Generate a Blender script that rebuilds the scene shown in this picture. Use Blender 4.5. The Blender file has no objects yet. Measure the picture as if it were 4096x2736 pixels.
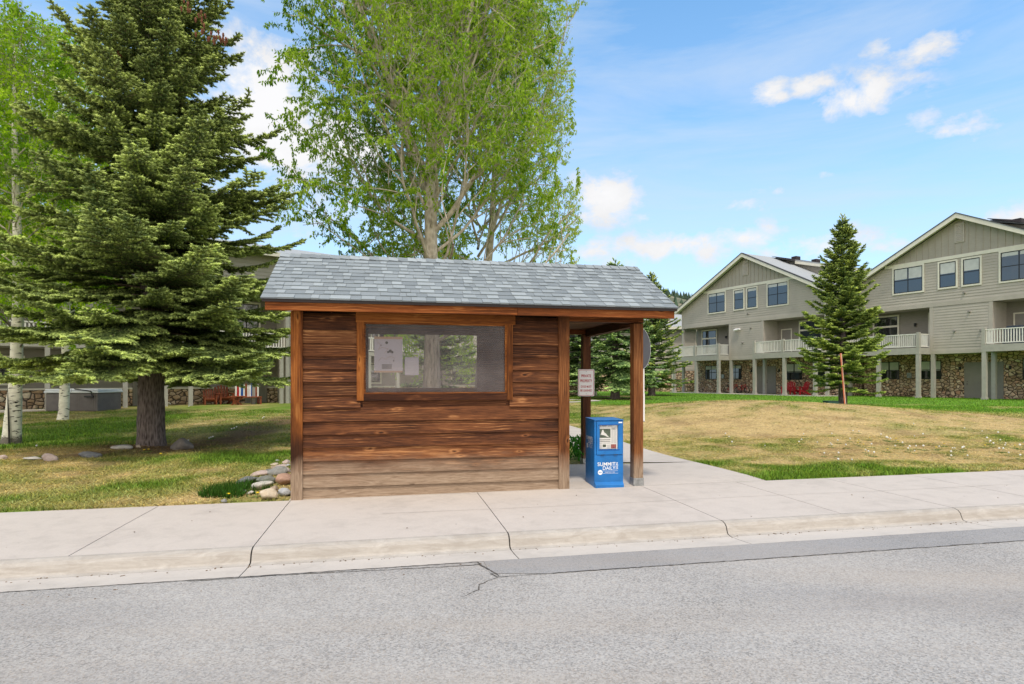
import bpy, bmesh, math, random
import numpy as np
from mathutils import Vector, Matrix
R = math.radians
sc = bpy.context.scene
C = sc.collection
random.seed(5)
rng = np.random.default_rng(5)

# ------------------------------------------------------------------ helpers
def tag(o, label=None, cat=None, group=None, kind=None):
    if label: o['label'] = label
    if cat: o['category'] = cat
    if group: o['group'] = group
    if kind: o['kind'] = kind
    return o

def empty(name, loc, rz=0.0, label=None, cat=None, group=None):
    o = bpy.data.objects.new(name, None)
    C.objects.link(o); o.location = loc; o.rotation_euler = (0, 0, rz)
    o.empty_display_size = .2
    return tag(o, label, cat, group)

def link(name, me, mats=None, parent=None, loc=None, rot=None, bevel=0, smooth=False):
    o = bpy.data.objects.new(name, me)
    C.objects.link(o)
    if mats is not None:
        for m in (mats if isinstance(mats, (list, tuple)) else [mats]):
            me.materials.append(m)
    if parent is not None: o.parent = parent
    if loc is not None: o.location = loc
    if rot is not None: o.rotation_euler = rot
    if bevel:
        b = o.modifiers.new('bevel', 'BEVEL'); b.width = bevel; b.segments = 2; b.limit_method = 'ANGLE'; b.angle_limit = R(40)
    if smooth:
        me.polygons.foreach_set('use_smooth', [True]*len(me.polygons))
    return o

class MB:
    def __init__(s): s.v = []; s.f = []; s.m = []; s.c = []; s.col = None
    def _add(s, vs, fs, mi=0, col=None):
        n = len(s.v); s.v += [tuple(p) for p in vs]
        s.c += [col or (.5, .5, .5)]*len(vs)
        for f in fs: s.f.append([n+i for i in f]); s.m.append(mi)
    def box(s, x0, x1, y0, y1, z0, z1, mi=0, col=None):
        v = [(x0,y0,z0),(x1,y0,z0),(x1,y1,z0),(x0,y1,z0),(x0,y0,z1),(x1,y0,z1),(x1,y1,z1),(x0,y1,z1)]
        s._add(v, [(0,3,2,1),(4,5,6,7),(0,1,5,4),(1,2,6,5),(2,3,7,6),(3,0,4,7)], mi, col)
    def hexa(s, v, mi=0, col=None):
        s._add(v, [(0,3,2,1),(4,5,6,7),(0,1,5,4),(1,2,6,5),(2,3,7,6),(3,0,4,7)], mi, col)
    def beam(s, a, b, w, h, mi=0, col=None, up=(0,0,1)):
        a = Vector(a); b = Vector(b); d = (b-a).normalized(); u = Vector(up)
        sd = d.cross(u)
        if sd.length < 1e-4: sd = d.cross(Vector((1,0,0)))
        sd.normalize(); u = sd.cross(d); sd *= w/2; u *= h/2
        s.hexa([a-sd-u, a+sd-u, b+sd-u, b-sd-u, a-sd+u, a+sd+u, b+sd+u, b-sd+u], mi, col)
    def quad(s, a, b, c, d, mi=0, col=None): s._add([a,b,c,d], [(0,1,2,3)], mi, col)
    def poly(s, pts, mi=0, col=None): s._add(pts, [tuple(range(len(pts)))], mi, col)
    def prism(s, pts, y0, y1, mi=0, col=None):      # pts in (x,z), extruded along y
        n = len(pts)
        v = [(x,y0,z) for x,z in pts]+[(x,y1,z) for x,z in pts]
        f = [tuple(range(n)), tuple(range(2*n-1, n-1, -1))]
        for i in range(n): j=(i+1)%n; f.append((j,i,n+i,n+j))
        s._add(v, f, mi, col)
    def tube(s, p0, p1, r0, r1=None, n=8, mi=0, col=None, caps=True):
        if r1 is None: r1 = r0
        p0 = Vector(p0); p1 = Vector(p1); d = (p1-p0).normalized()
        a = d.orthogonal().normalized(); b = d.cross(a)
        v = []
        for p, r in ((p0,r0),(p1,r1)):
            for i in range(n):
                t = 2*math.pi*i/n; v.append(p+a*math.cos(t)*r+b*math.sin(t)*r)
        f = [(i,(i+1)%n,n+(i+1)%n,n+i) for i in range(n)]
        if caps: f += [tuple(range(n-1,-1,-1)), tuple(range(n,2*n))]
        s._add(v, f, mi, col)
    def ring(s, c, R0, r, axis='y', n=20, m=6, mi=0):     # torus
        v=[]; f=[]
        for i in range(n):
            a=2*math.pi*i/n
            for j in range(m):
                b=2*math.pi*j/m; rr=R0+r*math.cos(b)
                if axis=='y': v.append((c[0]+rr*math.cos(a), c[1]+r*math.sin(b), c[2]+rr*math.sin(a)))
                else: v.append((c[0]+rr*math.cos(a), c[1]+rr*math.sin(a), c[2]+r*math.sin(b)))
        for i in range(n):
            for j in range(m):
                f.append((i*m+j, ((i+1)%n)*m+j, ((i+1)%n)*m+(j+1)%m, i*m+(j+1)%m))
        s._add(v,f,mi)
    def build(s, name, mats, parent=None, loc=None, rot=None, bevel=0, smooth=False):
        me = bpy.data.meshes.new(name)
        me.from_pydata(s.v, [], s.f)
        me.polygons.foreach_set('material_index', s.m)
        ca = me.color_attributes.new('Col', 'FLOAT_COLOR', 'POINT')
        arr = np.ones((len(s.v), 4), np.float32); arr[:, :3] = np.array(s.c, np.float32)
        ca.data.foreach_set('color', arr.ravel())
        me.update()
        return link(name, me, mats, parent, loc, rot, bevel, smooth)

def np_mesh(name, V, F, mats, col=None, parent=None, smooth=False, loc=None):
    V = np.asarray(V, np.float32); F = np.asarray(F, np.int32)
    me = bpy.data.meshes.new(name)
    k = F.shape[1]
    me.vertices.add(len(V)); me.vertices.foreach_set('co', V.ravel())
    me.loops.add(F.size); me.loops.foreach_set('vertex_index', F.ravel())
    me.polygons.add(len(F)); me.polygons.foreach_set('loop_start', np.arange(0, F.size, k, dtype=np.int32))
    if col is not None:
        ca = me.color_attributes.new('Col', 'FLOAT_COLOR', 'POINT')
        arr = np.ones((len(V), 4), np.float32); arr[:, :3] = col
        ca.data.foreach_set('color', arr.ravel())
    me.update(calc_edges=True)
    if smooth: me.polygons.foreach_set('use_smooth', np.ones(len(F), bool))
    return link(name, me, mats, parent, loc)

def copy_tree(o, parent=None):
    c = o.copy(); C.objects.link(c)
    if parent is not None: c.parent = parent
    for ch in list(o.children): copy_tree(ch, c)
    return c

# value noise
_T = np.random.default_rng(77).random((256, 256))
def vnoise(x, y):
    xi = np.floor(x).astype(int); yi = np.floor(y).astype(int)
    fx = x-xi; fy = y-yi; fx = fx*fx*(3-2*fx); fy = fy*fy*(3-2*fy)
    a = _T[xi & 255, yi & 255]; b = _T[(xi+1) & 255, yi & 255]
    c = _T[xi & 255, (yi+1) & 255]; d = _T[(xi+1) & 255, (yi+1) & 255]
    return (a*(1-fx)+b*fx)*(1-fy)+(c*(1-fx)+d*fx)*fy
def fbm(x, y, s=1.0, o=4):
    r = 0; a = 1; t = 0
    x = np.asarray(x, float)*s+31.7; y = np.asarray(y, float)*s+11.3
    for i in range(o):
        r = r+a*vnoise(x, y); t += a; a *= .5; x = x*2.03+5.1; y = y*2.03+9.7
    return r/t
def sst(a, b, x):
    t = np.clip((np.asarray(x, float)-a)/(b-a), 0, 1); return t*t*(3-2*t)

# ------------------------------------------------------------------ frames
A = R(11.3); U = (math.cos(A), math.sin(A)); VV = (-math.sin(A), math.cos(A)); P0 = (-2.94, 8.13)
def W(s, t): return (P0[0]+U[0]*s+VV[0]*t, P0[1]+U[1]*s+VV[1]*t)
def ST(x, y):
    dx = x-P0[0]; dy = y-P0[1]; return dx*U[0]+dy*U[1], dx*VV[0]+dy*VV[1]
def zs(s): return .0055*np.clip(s, -20, 40)
def gz(x, y):
    x = np.asarray(x, float); y = np.asarray(y, float)
    s, t = ST(x, y)
    k = sst(1.0, 9.0, t)
    z = zs(s)*(1-k)
    z = z+k*(.2*sst(15, 23, y)+.13*sst(23, 30, y))
    sx = np.where(x < 9, 5.0, 7.0)
    z = z+.62*np.exp(-((x-9)/sx)**2-((y-23)/5.5)**2)*sst(0, 5, x)
    z = z+.12*np.exp(-((x+9.2)/2.2)**2-((y-13.2)/2.0)**2)-.10*np.exp(-((x+13.5)/3.5)**2-((y-17)/3)**2)
    z = z+.035*(fbm(x, y, .8, 3)-.5)*sst(.3, 2.5, t)*sst(100, 60, y)
    z = np.where(t < 0, zs(s)-.02-.28*sst(0, -.03, t), z)
    return z

# ------------------------------------------------------------------ materials
def newmat(name):
    m = bpy.data.materials.new(name); m.use_nodes = True
    nt = m.node_tree; b = nt.nodes['Principled BSDF']
    return m, nt, b
class NT:
    def __init__(s, nt): s.nt = nt
    def n(s, t, **kw):
        nd = s.nt.nodes.new(t)
        for k, v in kw.items():
            if k.startswith('i_'):
                nd.inputs[k[2:].replace('_', ' ')].default_value = v
            else: setattr(nd, k, v)
        return nd
    def l(s, a, b): s.nt.links.new(a, b)
    def math(s, op, a, b=None, c=None, clamp=False):
        nd = s.nt.nodes.new('ShaderNodeMath'); nd.operation = op; nd.use_clamp = clamp
        for i, v in enumerate((a, b, c)):
            if v is None: continue
            if isinstance(v, (int, float)): nd.inputs[i].default_value = v
            else: s.l(v, nd.inputs[i])
        return nd.outputs[0]
    def ramp(s, fac, stops, interp='LINEAR'):
        nd = s.nt.nodes.new('ShaderNodeValToRGB'); cr = nd.color_ramp; cr.interpolation = interp
        while len(cr.elements) < len(stops): cr.elements.new(.5)
        for e, (p, c) in zip(cr.elements, stops):
            e.position = p; e.color = (c[0], c[1], c[2], 1) if isinstance(c, (tuple, list)) else (c, c, c, 1)
        s.l(fac, nd.inputs[0]); return nd.outputs[0]
    def mix(s, f, a, b, bt='MIX'):
        nd = s.nt.nodes.new('ShaderNodeMix'); nd.data_type = 'RGBA'; nd.blend_type = bt
        for i, v in ((0, f), (6, a), (7, b)):
            if isinstance(v, (int, float)): nd.inputs[i].default_value = v
            elif isinstance(v, tuple): nd.inputs[i].default_value = (*v, 1) if len(v) == 3 else v
            else: s.l(v, nd.inputs[i])
        return nd.outputs[2]
    def coord(s, scale=(1,1,1), kind='Object', off=None):
        tc = s.n('ShaderNodeTexCoord'); mp = s.n('ShaderNodeMapping')
        mp.inputs['Scale'].default_value = scale
        if off: mp.inputs['Location'].default_value = off
        s.l(tc.outputs[kind], mp.inputs[0]); return mp.outputs[0]
    def geo(s, scale=(1,1,1)):
        g = s.n('ShaderNodeNewGeometry'); mp = s.n('ShaderNodeMapping'); mp.inputs['Scale'].default_value = scale
        s.l(g.outputs['Position'], mp.inputs[0]); return mp.outputs[0]
    def noise(s, vec, sc, det=4, rough=.55, dist=0.0):
        nd = s.n('ShaderNodeTexNoise'); nd.inputs['Scale'].default_value = sc; nd.inputs['Detail'].default_value = det
        nd.inputs['Roughness'].default_value = rough; nd.inputs['Distortion'].default_value = dist
        s.l(vec, nd.inputs['Vector']); return nd.outputs[0]
    def vor(s, vec, sc, feature='F1', out=0, rnd=1.0):
        nd = s.n('ShaderNodeTexVoronoi'); nd.feature = feature; nd.inputs['Scale'].default_value = sc
        nd.inputs['Randomness'].default_value = rnd
        s.l(vec, nd.inputs['Vector']); return nd.outputs[out]
    def bump(s, h, strength=.3, dist=.01):
        nd = s.n('ShaderNodeBump'); nd.inputs['Strength'].default_value = strength; nd.inputs['Distance'].default_value = dist
        s.l(h, nd.inputs['Height']); return nd.outputs[0]

def simple(name, col, rough=.6, var=.12, vs=6.0, metal=0.0, bump=0.0, spec=.4, geo=False):
    m, nt, b = newmat(name); N = NT(nt)
    v = N.geo() if geo else N.coord()
    n = N.noise(v, vs, 5)
    c2 = tuple(c*(1-var) for c in col); c1 = tuple(min(1, c*(1+var)) for c in col)
    N.l(N.ramp(n, [(.3, c2), (.7, c1)]), b.inputs['Base Color'])
    b.inputs['Roughness'].default_value = rough; b.inputs['Metallic'].default_value = metal
    b.inputs['Specular IOR Level'].default_value = spec
    if bump: N.l(N.bump(N.noise(v, vs*6, 4), bump, .01), b.inputs['Normal'])
    return m

def wood_mat(name, axis='x', weather=True, tones=None, burn=False, wz=(.20, .55)):
    tones = tones or [(.016,.007,.004), (.066,.024,.011), (.165,.061,.023), (.42,.20,.08)]
    m, nt, b = newmat(name); N = NT(nt)
    at = N.n('ShaderNodeAttribute', attribute_name='Col')
    sep = N.n('ShaderNodeSeparateColor'); N.l(at.outputs['Color'], sep.inputs[0])
    tc = N.n('ShaderNodeTexCoord'); off = N.n('ShaderNodeCombineXYZ')
    k = N.math('MULTIPLY', sep.outputs[1], 37.0)
    for i in range(3): N.l(k, off.inputs[i])
    add = N.n('ShaderNodeVectorMath', operation='ADD'); N.l(tc.outputs['Object'], add.inputs[0]); N.l(off.outputs[0], add.inputs[1])
    def mp(sx, sy, sz):
        q = N.n('ShaderNodeMapping'); q.inputs['Scale'].default_value = (sx, sy, sz) if axis == 'x' else ((sz, sy, sx) if axis == 'z' else (sz, sx, sy))
        N.l(add.outputs[0], q.inputs[0]); return q.outputs[0]
    kv = N.n('ShaderNodeMix'); kv.data_type = 'VECTOR'; kv.inputs[0].default_value = .16; N.l(mp(2.0, 3.6, 5.6), kv.inputs[4]); kn_ = N.n('ShaderNodeTexNoise'); kn_.inputs['Scale'].default_value = 1.6; N.l(mp(2.0, 3.6, 5.6), kn_.inputs['Vector']); kv2 = N.n('ShaderNodeVectorMath', operation='SCALE'); N.l(kn_.outputs['Color'], kv2.inputs[0]); kv2.inputs['Scale'].default_value = .55; kv3 = N.n('ShaderNodeVectorMath', operation='ADD'); N.l(mp(2.0, 3.6, 5.6), kv3.inputs[0]); N.l(kv2.outputs[0], kv3.inputs[1])
    knot = N.vor(kv3.outputs[0], 1.0)
    kn = N.ramp(knot, [(0.0, 1.0), (.10, .9), (.24, 0.0)])
    broad = N.noise(mp(.7, 5, 7), 1.0, 4, .6, 1.0)
    g1 = N.noise(mp(2.2, 14, 26), 1.0, 6, .65, 2.2)
    fine = N.noise(mp(6, 90, 190), 1.0, 3, .6, .3)
    wv = N.n('ShaderNodeTexWave', wave_type='BANDS', bands_direction='Z' if axis != 'z' else 'X')
    wv.inputs['Scale'].default_value = 2.6; wv.inputs['Distortion'].default_value = 9; wv.inputs['Detail'].default_value = 3; wv.inputs['Detail Scale'].default_value = .8
    N.l(mp(.55, 1, 3.2), wv.inputs['Vector'])
    streak = N.ramp(wv.outputs['Fac'], [(.86, 0.0), (.97, 1.0)])
    msk = N.ramp(N.noise(mp(1.1, 3, 5), 1.0, 3), [(.45, 0.0), (.62, 1.0)])
    streak = N.math('MULTIPLY', streak, msk)
    f = N.math('ADD', N.math('MULTIPLY', g1, .42), N.math('MULTIPLY', broad, .72))
    f = N.math('ADD', f, N.math('MULTIPLY', N.math('SUBTRACT', sep.outputs[0], .5), .30))
    f = N.math('ADD', f, N.math('MULTIPLY', N.math('SUBTRACT', fine, .5), .30))
    f = N.math('ADD', f, N.math('MULTIPLY', streak, .30))
    ringk = N.ramp(knot, [(.05, 0.0), (.12, .20), (.24, 0.0)])
    f = N.math('ADD', f, ringk)
    col = N.ramp(f, [(.32, tones[0]), (.48, tones[1]), (.66, tones[2]), (.92, tones[3])])
    big = N.noise(mp(.45, 2, 2.2), 1.0, 3, .5); col = N.mix(N.ramp(big, [(.50, 0.0), (.70, .50)]), col, tones[0])
    if burn:
        sz = N.n('ShaderNodeSeparateXYZ'); N.l(tc.outputs['Object'], sz.inputs[0])
        zb = N.math('ADD', sz.outputs[2], N.math('MULTIPLY', N.noise(mp(2, 6, 9), 1.0, 3), .5))
        bm_ = N.ramp(N.math('DIVIDE', zb, 3.0), [(.20, 0.0), (.27, .85), (.33, .75), (.40, 0.0)])
        col = N.mix(bm_, col, (.02, .008, .005))
    if weather:
        sz = N.n('ShaderNodeSeparateXYZ'); N.l(tc.outputs['Object'], sz.inputs[0])
        zz = N.math('ADD', sz.outputs[2], N.math('MULTIPLY', N.math('SUBTRACT', N.noise(mp(1.2, 3, 4), 1.0, 4), .5), .55))
        zz = N.math('ADD', zz, N.math('MULTIPLY', N.math('SUBTRACT', fine, .5), .25))
        wm = N.ramp(zz, [(wz[0], 1.0), (wz[1], 0.0)])
        gcol = N.ramp(N.math('ADD', N.math('MULTIPLY', g1, .7), N.math('MULTIPLY', fine, .4)), [(.33, (.13,.085,.055)), (.55, (.27,.195,.135)), (.8, (.42,.33,.245))])
        col = N.mix(wm, col, gcol)
    kd = N.ramp(knot, [(.0, .8), (.05, .65), (.085, 0.0)])
    col = N.mix(kd, col, (.02, .009, .005))
    N.l(col, b.inputs['Base Color'])
    b.inputs['Roughness'].default_value = .7; b.inputs['Specular IOR Level'].default_value = .15
    N.l(N.bump(N.math('ADD', g1, N.math('MULTIPLY', fine, .6)), .5, .006), b.inputs['Normal'])
    return m

def leaf_mat(name, tint=(1,1,1), trans=.35, rough=.5):
    m, nt, b = newmat(name); N = NT(nt)
    at = N.n('ShaderNodeAttribute', attribute_name='Col')
    c = N.mix(1.0, at.outputs['Color'], tint, 'MULTIPLY')
    N.l(c, b.inputs['Base Color']); b.inputs['Roughness'].default_value = rough; b.inputs['Specular IOR Level'].default_value = .12
    tr = N.n('ShaderNodeBsdfTranslucent'); N.l(N.mix(1.0, c, (1.2, 1.25, .5), 'MULTIPLY'), tr.inputs[0])
    mx = N.n('ShaderNodeMixShader'); mx.inputs[0].default_value = trans
    N.l(b.outputs[0], mx.inputs[1]); N.l(tr.outputs[0], mx.inputs[2])
    N.l(mx.outputs[0], nt.nodes['Material Output'].inputs[0])
    return m

M = {}
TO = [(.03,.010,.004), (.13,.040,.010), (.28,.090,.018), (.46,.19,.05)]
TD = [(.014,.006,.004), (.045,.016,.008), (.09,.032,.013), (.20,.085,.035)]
M['siding_wood'] = wood_mat('cedar_siding', 'x', True, None, wz=(.24, .62))
M['post_l'] = wood_mat('cedar_post_orange', 'z', True, TO, burn=True, wz=(.35, .62))
M['post_m'] = wood_mat('cedar_post', 'z', True, [(.025,.009,.004),(.085,.03,.011),(.17,.062,.02),(.31,.135,.05)], wz=(.22, .52))
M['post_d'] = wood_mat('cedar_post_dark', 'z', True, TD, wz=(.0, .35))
M['trim_wood'] = wood_mat('cedar_trim', 'x', False, TO)
M['fascia_wood'] = wood_mat('cedar_fascia', 'x', False, [(.03,.010,.004),(.11,.032,.008),(.22,.062,.014),(.38,.145,.04)])
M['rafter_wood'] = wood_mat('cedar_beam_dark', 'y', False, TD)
M['trimz'] = wood_mat('cedar_trim_upright', 'z', False, TO)
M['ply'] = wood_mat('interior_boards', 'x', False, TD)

def shingle_mat(name, c0, c1, geo=False):
    m, nt, b = newmat(name); N = NT(nt)
    at = N.n('ShaderNodeAttribute', attribute_name='Col'); v = N.coord()
    sp = N.noise(v, 260, 2, .7); bl = N.noise(v, 3, 4)
    f = N.math('ADD', N.math('MULTIPLY', sp, .45), N.math('MULTIPLY', at.outputs['Fac'], .75))
    f = N.math('ADD', f, N.math('MULTIPLY', bl, .15))
    N.l(N.ramp(f, [(.35, c0), (.95, c1)]), b.inputs['Base Color']); b.inputs['Roughness'].default_value = .9
    N.l(N.bump(sp, .4, .004), b.inputs['Normal']); b.inputs['Specular IOR Level'].default_value = .2
    return m
M['shingle'] = shingle_mat('asphalt_shingle', (.105,.125,.142), (.35,.395,.42))
M['roof_far'] = shingle_mat('asphalt_shingle_pale', (.22,.24,.25), (.42,.44,.45))
M['roof_dark'] = simple('dark_roofing', (.035,.03,.033), .9, .2, 3)
M['drip'] = simple('drip_edge', (.02,.012,.012), .5, .1)
M['galv'] = simple('galvanised_steel', (.32,.33,.33), .45, .35, 14, .6, .1)

def concrete_mat(name, base, stain, spec=.25, streak=False):
    m, nt, b = newmat(name); N = NT(nt); g = N.geo()
    n1 = N.noise(g, .9, 6, .6); n2 = N.noise(g, 45, 4, .7); n3 = N.noise(g, 4.5, 5, .65, .6)
    f = N.math('ADD', N.math('MULTIPLY', n1, .5), N.math('MULTIPLY', n3, .5))
    d = tuple(c*.80 for c in base)
    c = N.ramp(f, [(.34, d), (.5, tuple(x*.94 for x in base)), (.68, base)])
    c = N.mix(N.ramp(n2, [(.45, 0.0), (.85, .30)]), c, stain)
    spk = N.vor(g, 2.2)
    c = N.mix(N.ramp(spk, [(0, .75), (.016, .6), (.03, 0.0)]), c, (.07, .055, .045))
    if streak:
        q = N.noise(N.geo((2.5, 2.5, 14)), 1, 6, .75, 1.0)
        c = N.mix(N.ramp(q, [(.40, .75), (.62, 0.0)]), c, stain)
    N.l(c, b.inputs['Base Color']); b.inputs['Roughness'].default_value = .85; b.inputs['Specular IOR Level'].default_value = spec
    N.l(N.bump(N.math('ADD', n2, N.math('MULTIPLY', n3, .6)), .25, .006), b.inputs['Normal'])
    return m
M['walk'] = concrete_mat('sidewalk_concrete', (.515,.468,.425), (.30,.26,.22))
M['curb'] = concrete_mat('curb_concrete', (.46,.43,.39), (.31,.28,.245), streak=True)
M['gutter'] = concrete_mat('gutter_concrete', (.52,.482,.44), (.36,.32,.28))
M['joint'] = simple('joint_dirt', (.11,.085,.06), .95, .4, 20)

def asphalt_mat(name, lo, hi, sc=70):
    m, nt, b = newmat(name); N = NT(nt); g = N.geo()
    v1 = N.n('ShaderNodeTexVoronoi'); v1.inputs['Scale'].default_value = sc; N.l(g, v1.inputs['Vector'])
    sep = N.n('ShaderNodeSeparateColor'); N.l(v1.outputs['Color'], sep.inputs[0])
    n2 = N.noise(g, 130, 3, .8); n3 = N.noise(g, .55, 5, .6); n4 = N.noise(g, 7, 4)
    f = N.math('ADD', N.math('MULTIPLY', sep.outputs[0], .42), N.math('MULTIPLY', n2, .55))
    f = N.math('ADD', f, N.math('MULTIPLY', N.math('SUBTRACT', n3, .5), .42))
    f = N.math('ADD', f, N.math('MULTIPLY', N.math('SUBTRACT', n4, .5), .16))
    dark = N.ramp(v1.outputs['Distance'], [(.45, 0.0), (.8, -.3)]) if False else None
    c = N.ramp(f, [(.12, tuple(x*.42 for x in lo)), (.34, lo), (.58, tuple((a+b_)/2 for a, b_ in zip(lo, hi))), (.85, hi)])
    lane = N.noise(N.geo((.16, 1.1, 1)), 1.0, 4, .55); c = N.mix(N.ramp(lane, [(.45, 0.0), (.68, .38)]), c, (.36, .31, .26))
    lan2 = N.noise(N.geo((.22, .9, 2)), 1.3, 3, .5); c = N.mix(N.ramp(lan2, [(.50, 0.0), (.72, .35)]), c, (.19, .19, .20))
    warm = N.ramp(sep.outputs[1], [(.80, 0.0), (.93, .35)])
    c = N.mix(warm, c, (.36, .30, .24))
    N.l(c, b.inputs['Base Color']); b.inputs['Roughness'].default_value = .88; b.inputs['Specular IOR Level'].default_value = .25
    N.l(N.bump(N.math('ADD', v1.outputs['Distance'], n2), .4, .004), b.inputs['Normal'])
    return m
M['asphalt'] = asphalt_mat('asphalt', (.275,.268,.260), (.475,.46,.44), 85)
M['patch'] = asphalt_mat('asphalt_patch', (.25,.248,.25), (.355,.352,.35), 130)
M['crack'] = simple('crack_fill', (.08,.072,.062), .95, .3, 20)

m, nt, b = newmat('lawn_soil'); N = NT(nt)
at = N.n('ShaderNodeAttribute', attribute_name='Col'); g = N.geo()
n1 = N.noise(g, 22, 5, .75); n2 = N.noise(g, 4, 4, .6)
c = N.mix(1.0, at.outputs['Color'], N.ramp(N.math('ADD', N.math('MULTIPLY', n1, .7), N.math('MULTIPLY', n2, .3)), [(.30, .38), (.52, .95), (.72, 1.35)]), 'MULTIPLY')
N.l(c, b.inputs['Base Color']); b.inputs['Roughness'].default_value = .95; b.inputs['Specular IOR Level'].default_value = .1
N.l(N.bump(n1, .8, .05), b.inputs['Normal']); M['lawn'] = m
M['blade'] = leaf_mat('grass_blade', (1,1,1), .25, .6)
M['spruce'] = leaf_mat('spruce_needles', (1,1,1), .10, .55)
M['leaf'] = leaf_mat('poplar_leaf', (1,1,1), .50, .65)

def bark_mat(name, c0, c1, sx=14, sz=2.5, bump=.9, aspen=False):
    m, nt, b = newmat(name); N = NT(nt); g = N.geo((sx, sx, sz)); 
    n = N.noise(g, 1, 6, .7, .8); v = N.vor(g, 1.2)
    f = N.math('ADD', N.math('MULTIPLY', n, .6), N.math('MULTIPLY', v, .5))
    c = N.ramp(f, [(.3, c0), (.75, c1)])
    if 'poplar' in name:
        sp_ = N.n('ShaderNodeSeparateXYZ'); N.l(N.geo(), sp_.inputs[0]); rg = N.noise(N.geo((13, 13, 2)), 1, 6, .7)
        c = N.mix(N.ramp(N.math('ADD', N.math('DIVIDE', sp_.outputs[2], 8.0), N.math('MULTIPLY', n, .2)), [(.50, 1.0), (.75, 0.0)]), c, N.ramp(rg, [(.35, (.07, .06, .05)), (.7, (.27, .24, .20))]))
    if aspen:
        g2 = N.geo((5, 5, 17)); q = N.noise(g2, 1, 3, .5, .4)
        c = N.mix(N.ramp(q, [(.60, 0.0), (.65, 1.0)]), c, (.025,.022,.02))
        g3 = N.geo((1, 1, 1)); 
        sp = N.n('ShaderNodeSeparateXYZ'); N.l(g3, sp.inputs[0])
        zz = N.math('ADD', sp.outputs[2], N.math('MULTIPLY', n, .5))
        c = N.mix(N.ramp(zz, [(.30, .9), (.42, 0.0)]), c, (.10,.085,.07))
    N.l(c, b.inputs['Base Color']); b.inputs['Roughness'].default_value = .9; b.inputs['Specular IOR Level'].default_value = .15
    N.l(N.bump(f, bump, .03), b.inputs['Normal'])
    return m
M['bark_spruce'] = bark_mat('spruce_bark', (.045,.036,.034), (.24,.20,.185), 26, 5)
M['bark_poplar'] = bark_mat('poplar_bark', (.30,.26,.20), (.60,.54,.44), 9, 5, .4)
M['bark_rough'] = bark_mat('poplar_bark_furrowed', (.09,.075,.06), (.33,.29,.24), 16, 2)
M['bark_aspen'] = bark_mat('aspen_bark', (.60,.57,.48), (.80,.77,.67), 5, 9, .15, True)
M['twig'] = simple('twig_bark', (.16,.125,.085), .9, .3, 8)
M['bark_scar'] = simple('bark_scar', (.015,.013,.012), .9, .3, 8)

def siding_paint(name, col):
    m, nt, b = newmat(name); N = NT(nt); g = N.coord()
    n = N.noise(g, 1.2, 4); n2 = N.noise(N.coord((1, 1, 12)), 2.5, 4)
    f = N.math('ADD', N.math('MULTIPLY', n, .5), N.math('MULTIPLY', n2, .5))
    N.l(N.ramp(f, [(.35, tuple(c*.88 for c in col)), (.65, tuple(c*1.06 for c in col))]), b.inputs['Base Color'])
    b.inputs['Roughness'].default_value = .75; b.inputs['Specular IOR Level'].default_value = .2
    return m
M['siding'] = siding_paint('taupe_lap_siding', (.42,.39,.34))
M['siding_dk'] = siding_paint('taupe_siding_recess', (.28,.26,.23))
M['batten'] = siding_paint('taupe_board_and_batten', (.36,.335,.285))
M['cream'] = simple('cream_trim_paint', (.66,.64,.54), .6, .05, 3)
M['post_paint'] = simple('taupe_post_paint', (.36,.35,.31), .65, .08, 4)
M['rail_white'] = simple('white_rail_paint', (.70,.69,.64), .6, .06, 4)
M['black'] = simple('black_sash', (.016,.018,.02), .4, .2, 5)
M['door_paint'] = simple('taupe_door_paint', (.22,.21,.19), .5, .06, 3)
M['soffit'] = simple('soffit_paint', (.20,.19,.17), .8, .06, 3)
m, nt, b = newmat('window_glass'); N = NT(nt)
b.inputs['Base Color'].default_value = (.014,.017,.02,1); b.inputs['Roughness'].default_value = .04
gl = N.n('ShaderNodeBsdfGlossy'); gl.inputs['Roughness'].default_value = .02; gl.inputs['Color'].default_value = (.8,.85,.9,1)
mx = N.n('ShaderNodeMixShader')
lw = N.n('ShaderNodeLayerWeight'); lw.inputs['Blend'].default_value = .35
N.l(N.math('ADD', N.math('MULTIPLY', lw.outputs['Fresnel'], .6), .05), mx.inputs[0])
N.l(N.bump(N.noise(N.coord(), .8, 2), .05, .3), gl.inputs['Normal'])
N.l(b.outputs[0], mx.inputs[1]); N.l(gl.outputs[0], mx.inputs[2]); N.l(mx.outputs[0], nt.nodes['Material Output'].inputs[0]); M['glass'] = m
M['blind'] = simple('window_blind', (.50,.52,.50), .5, .1, 3)

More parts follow.
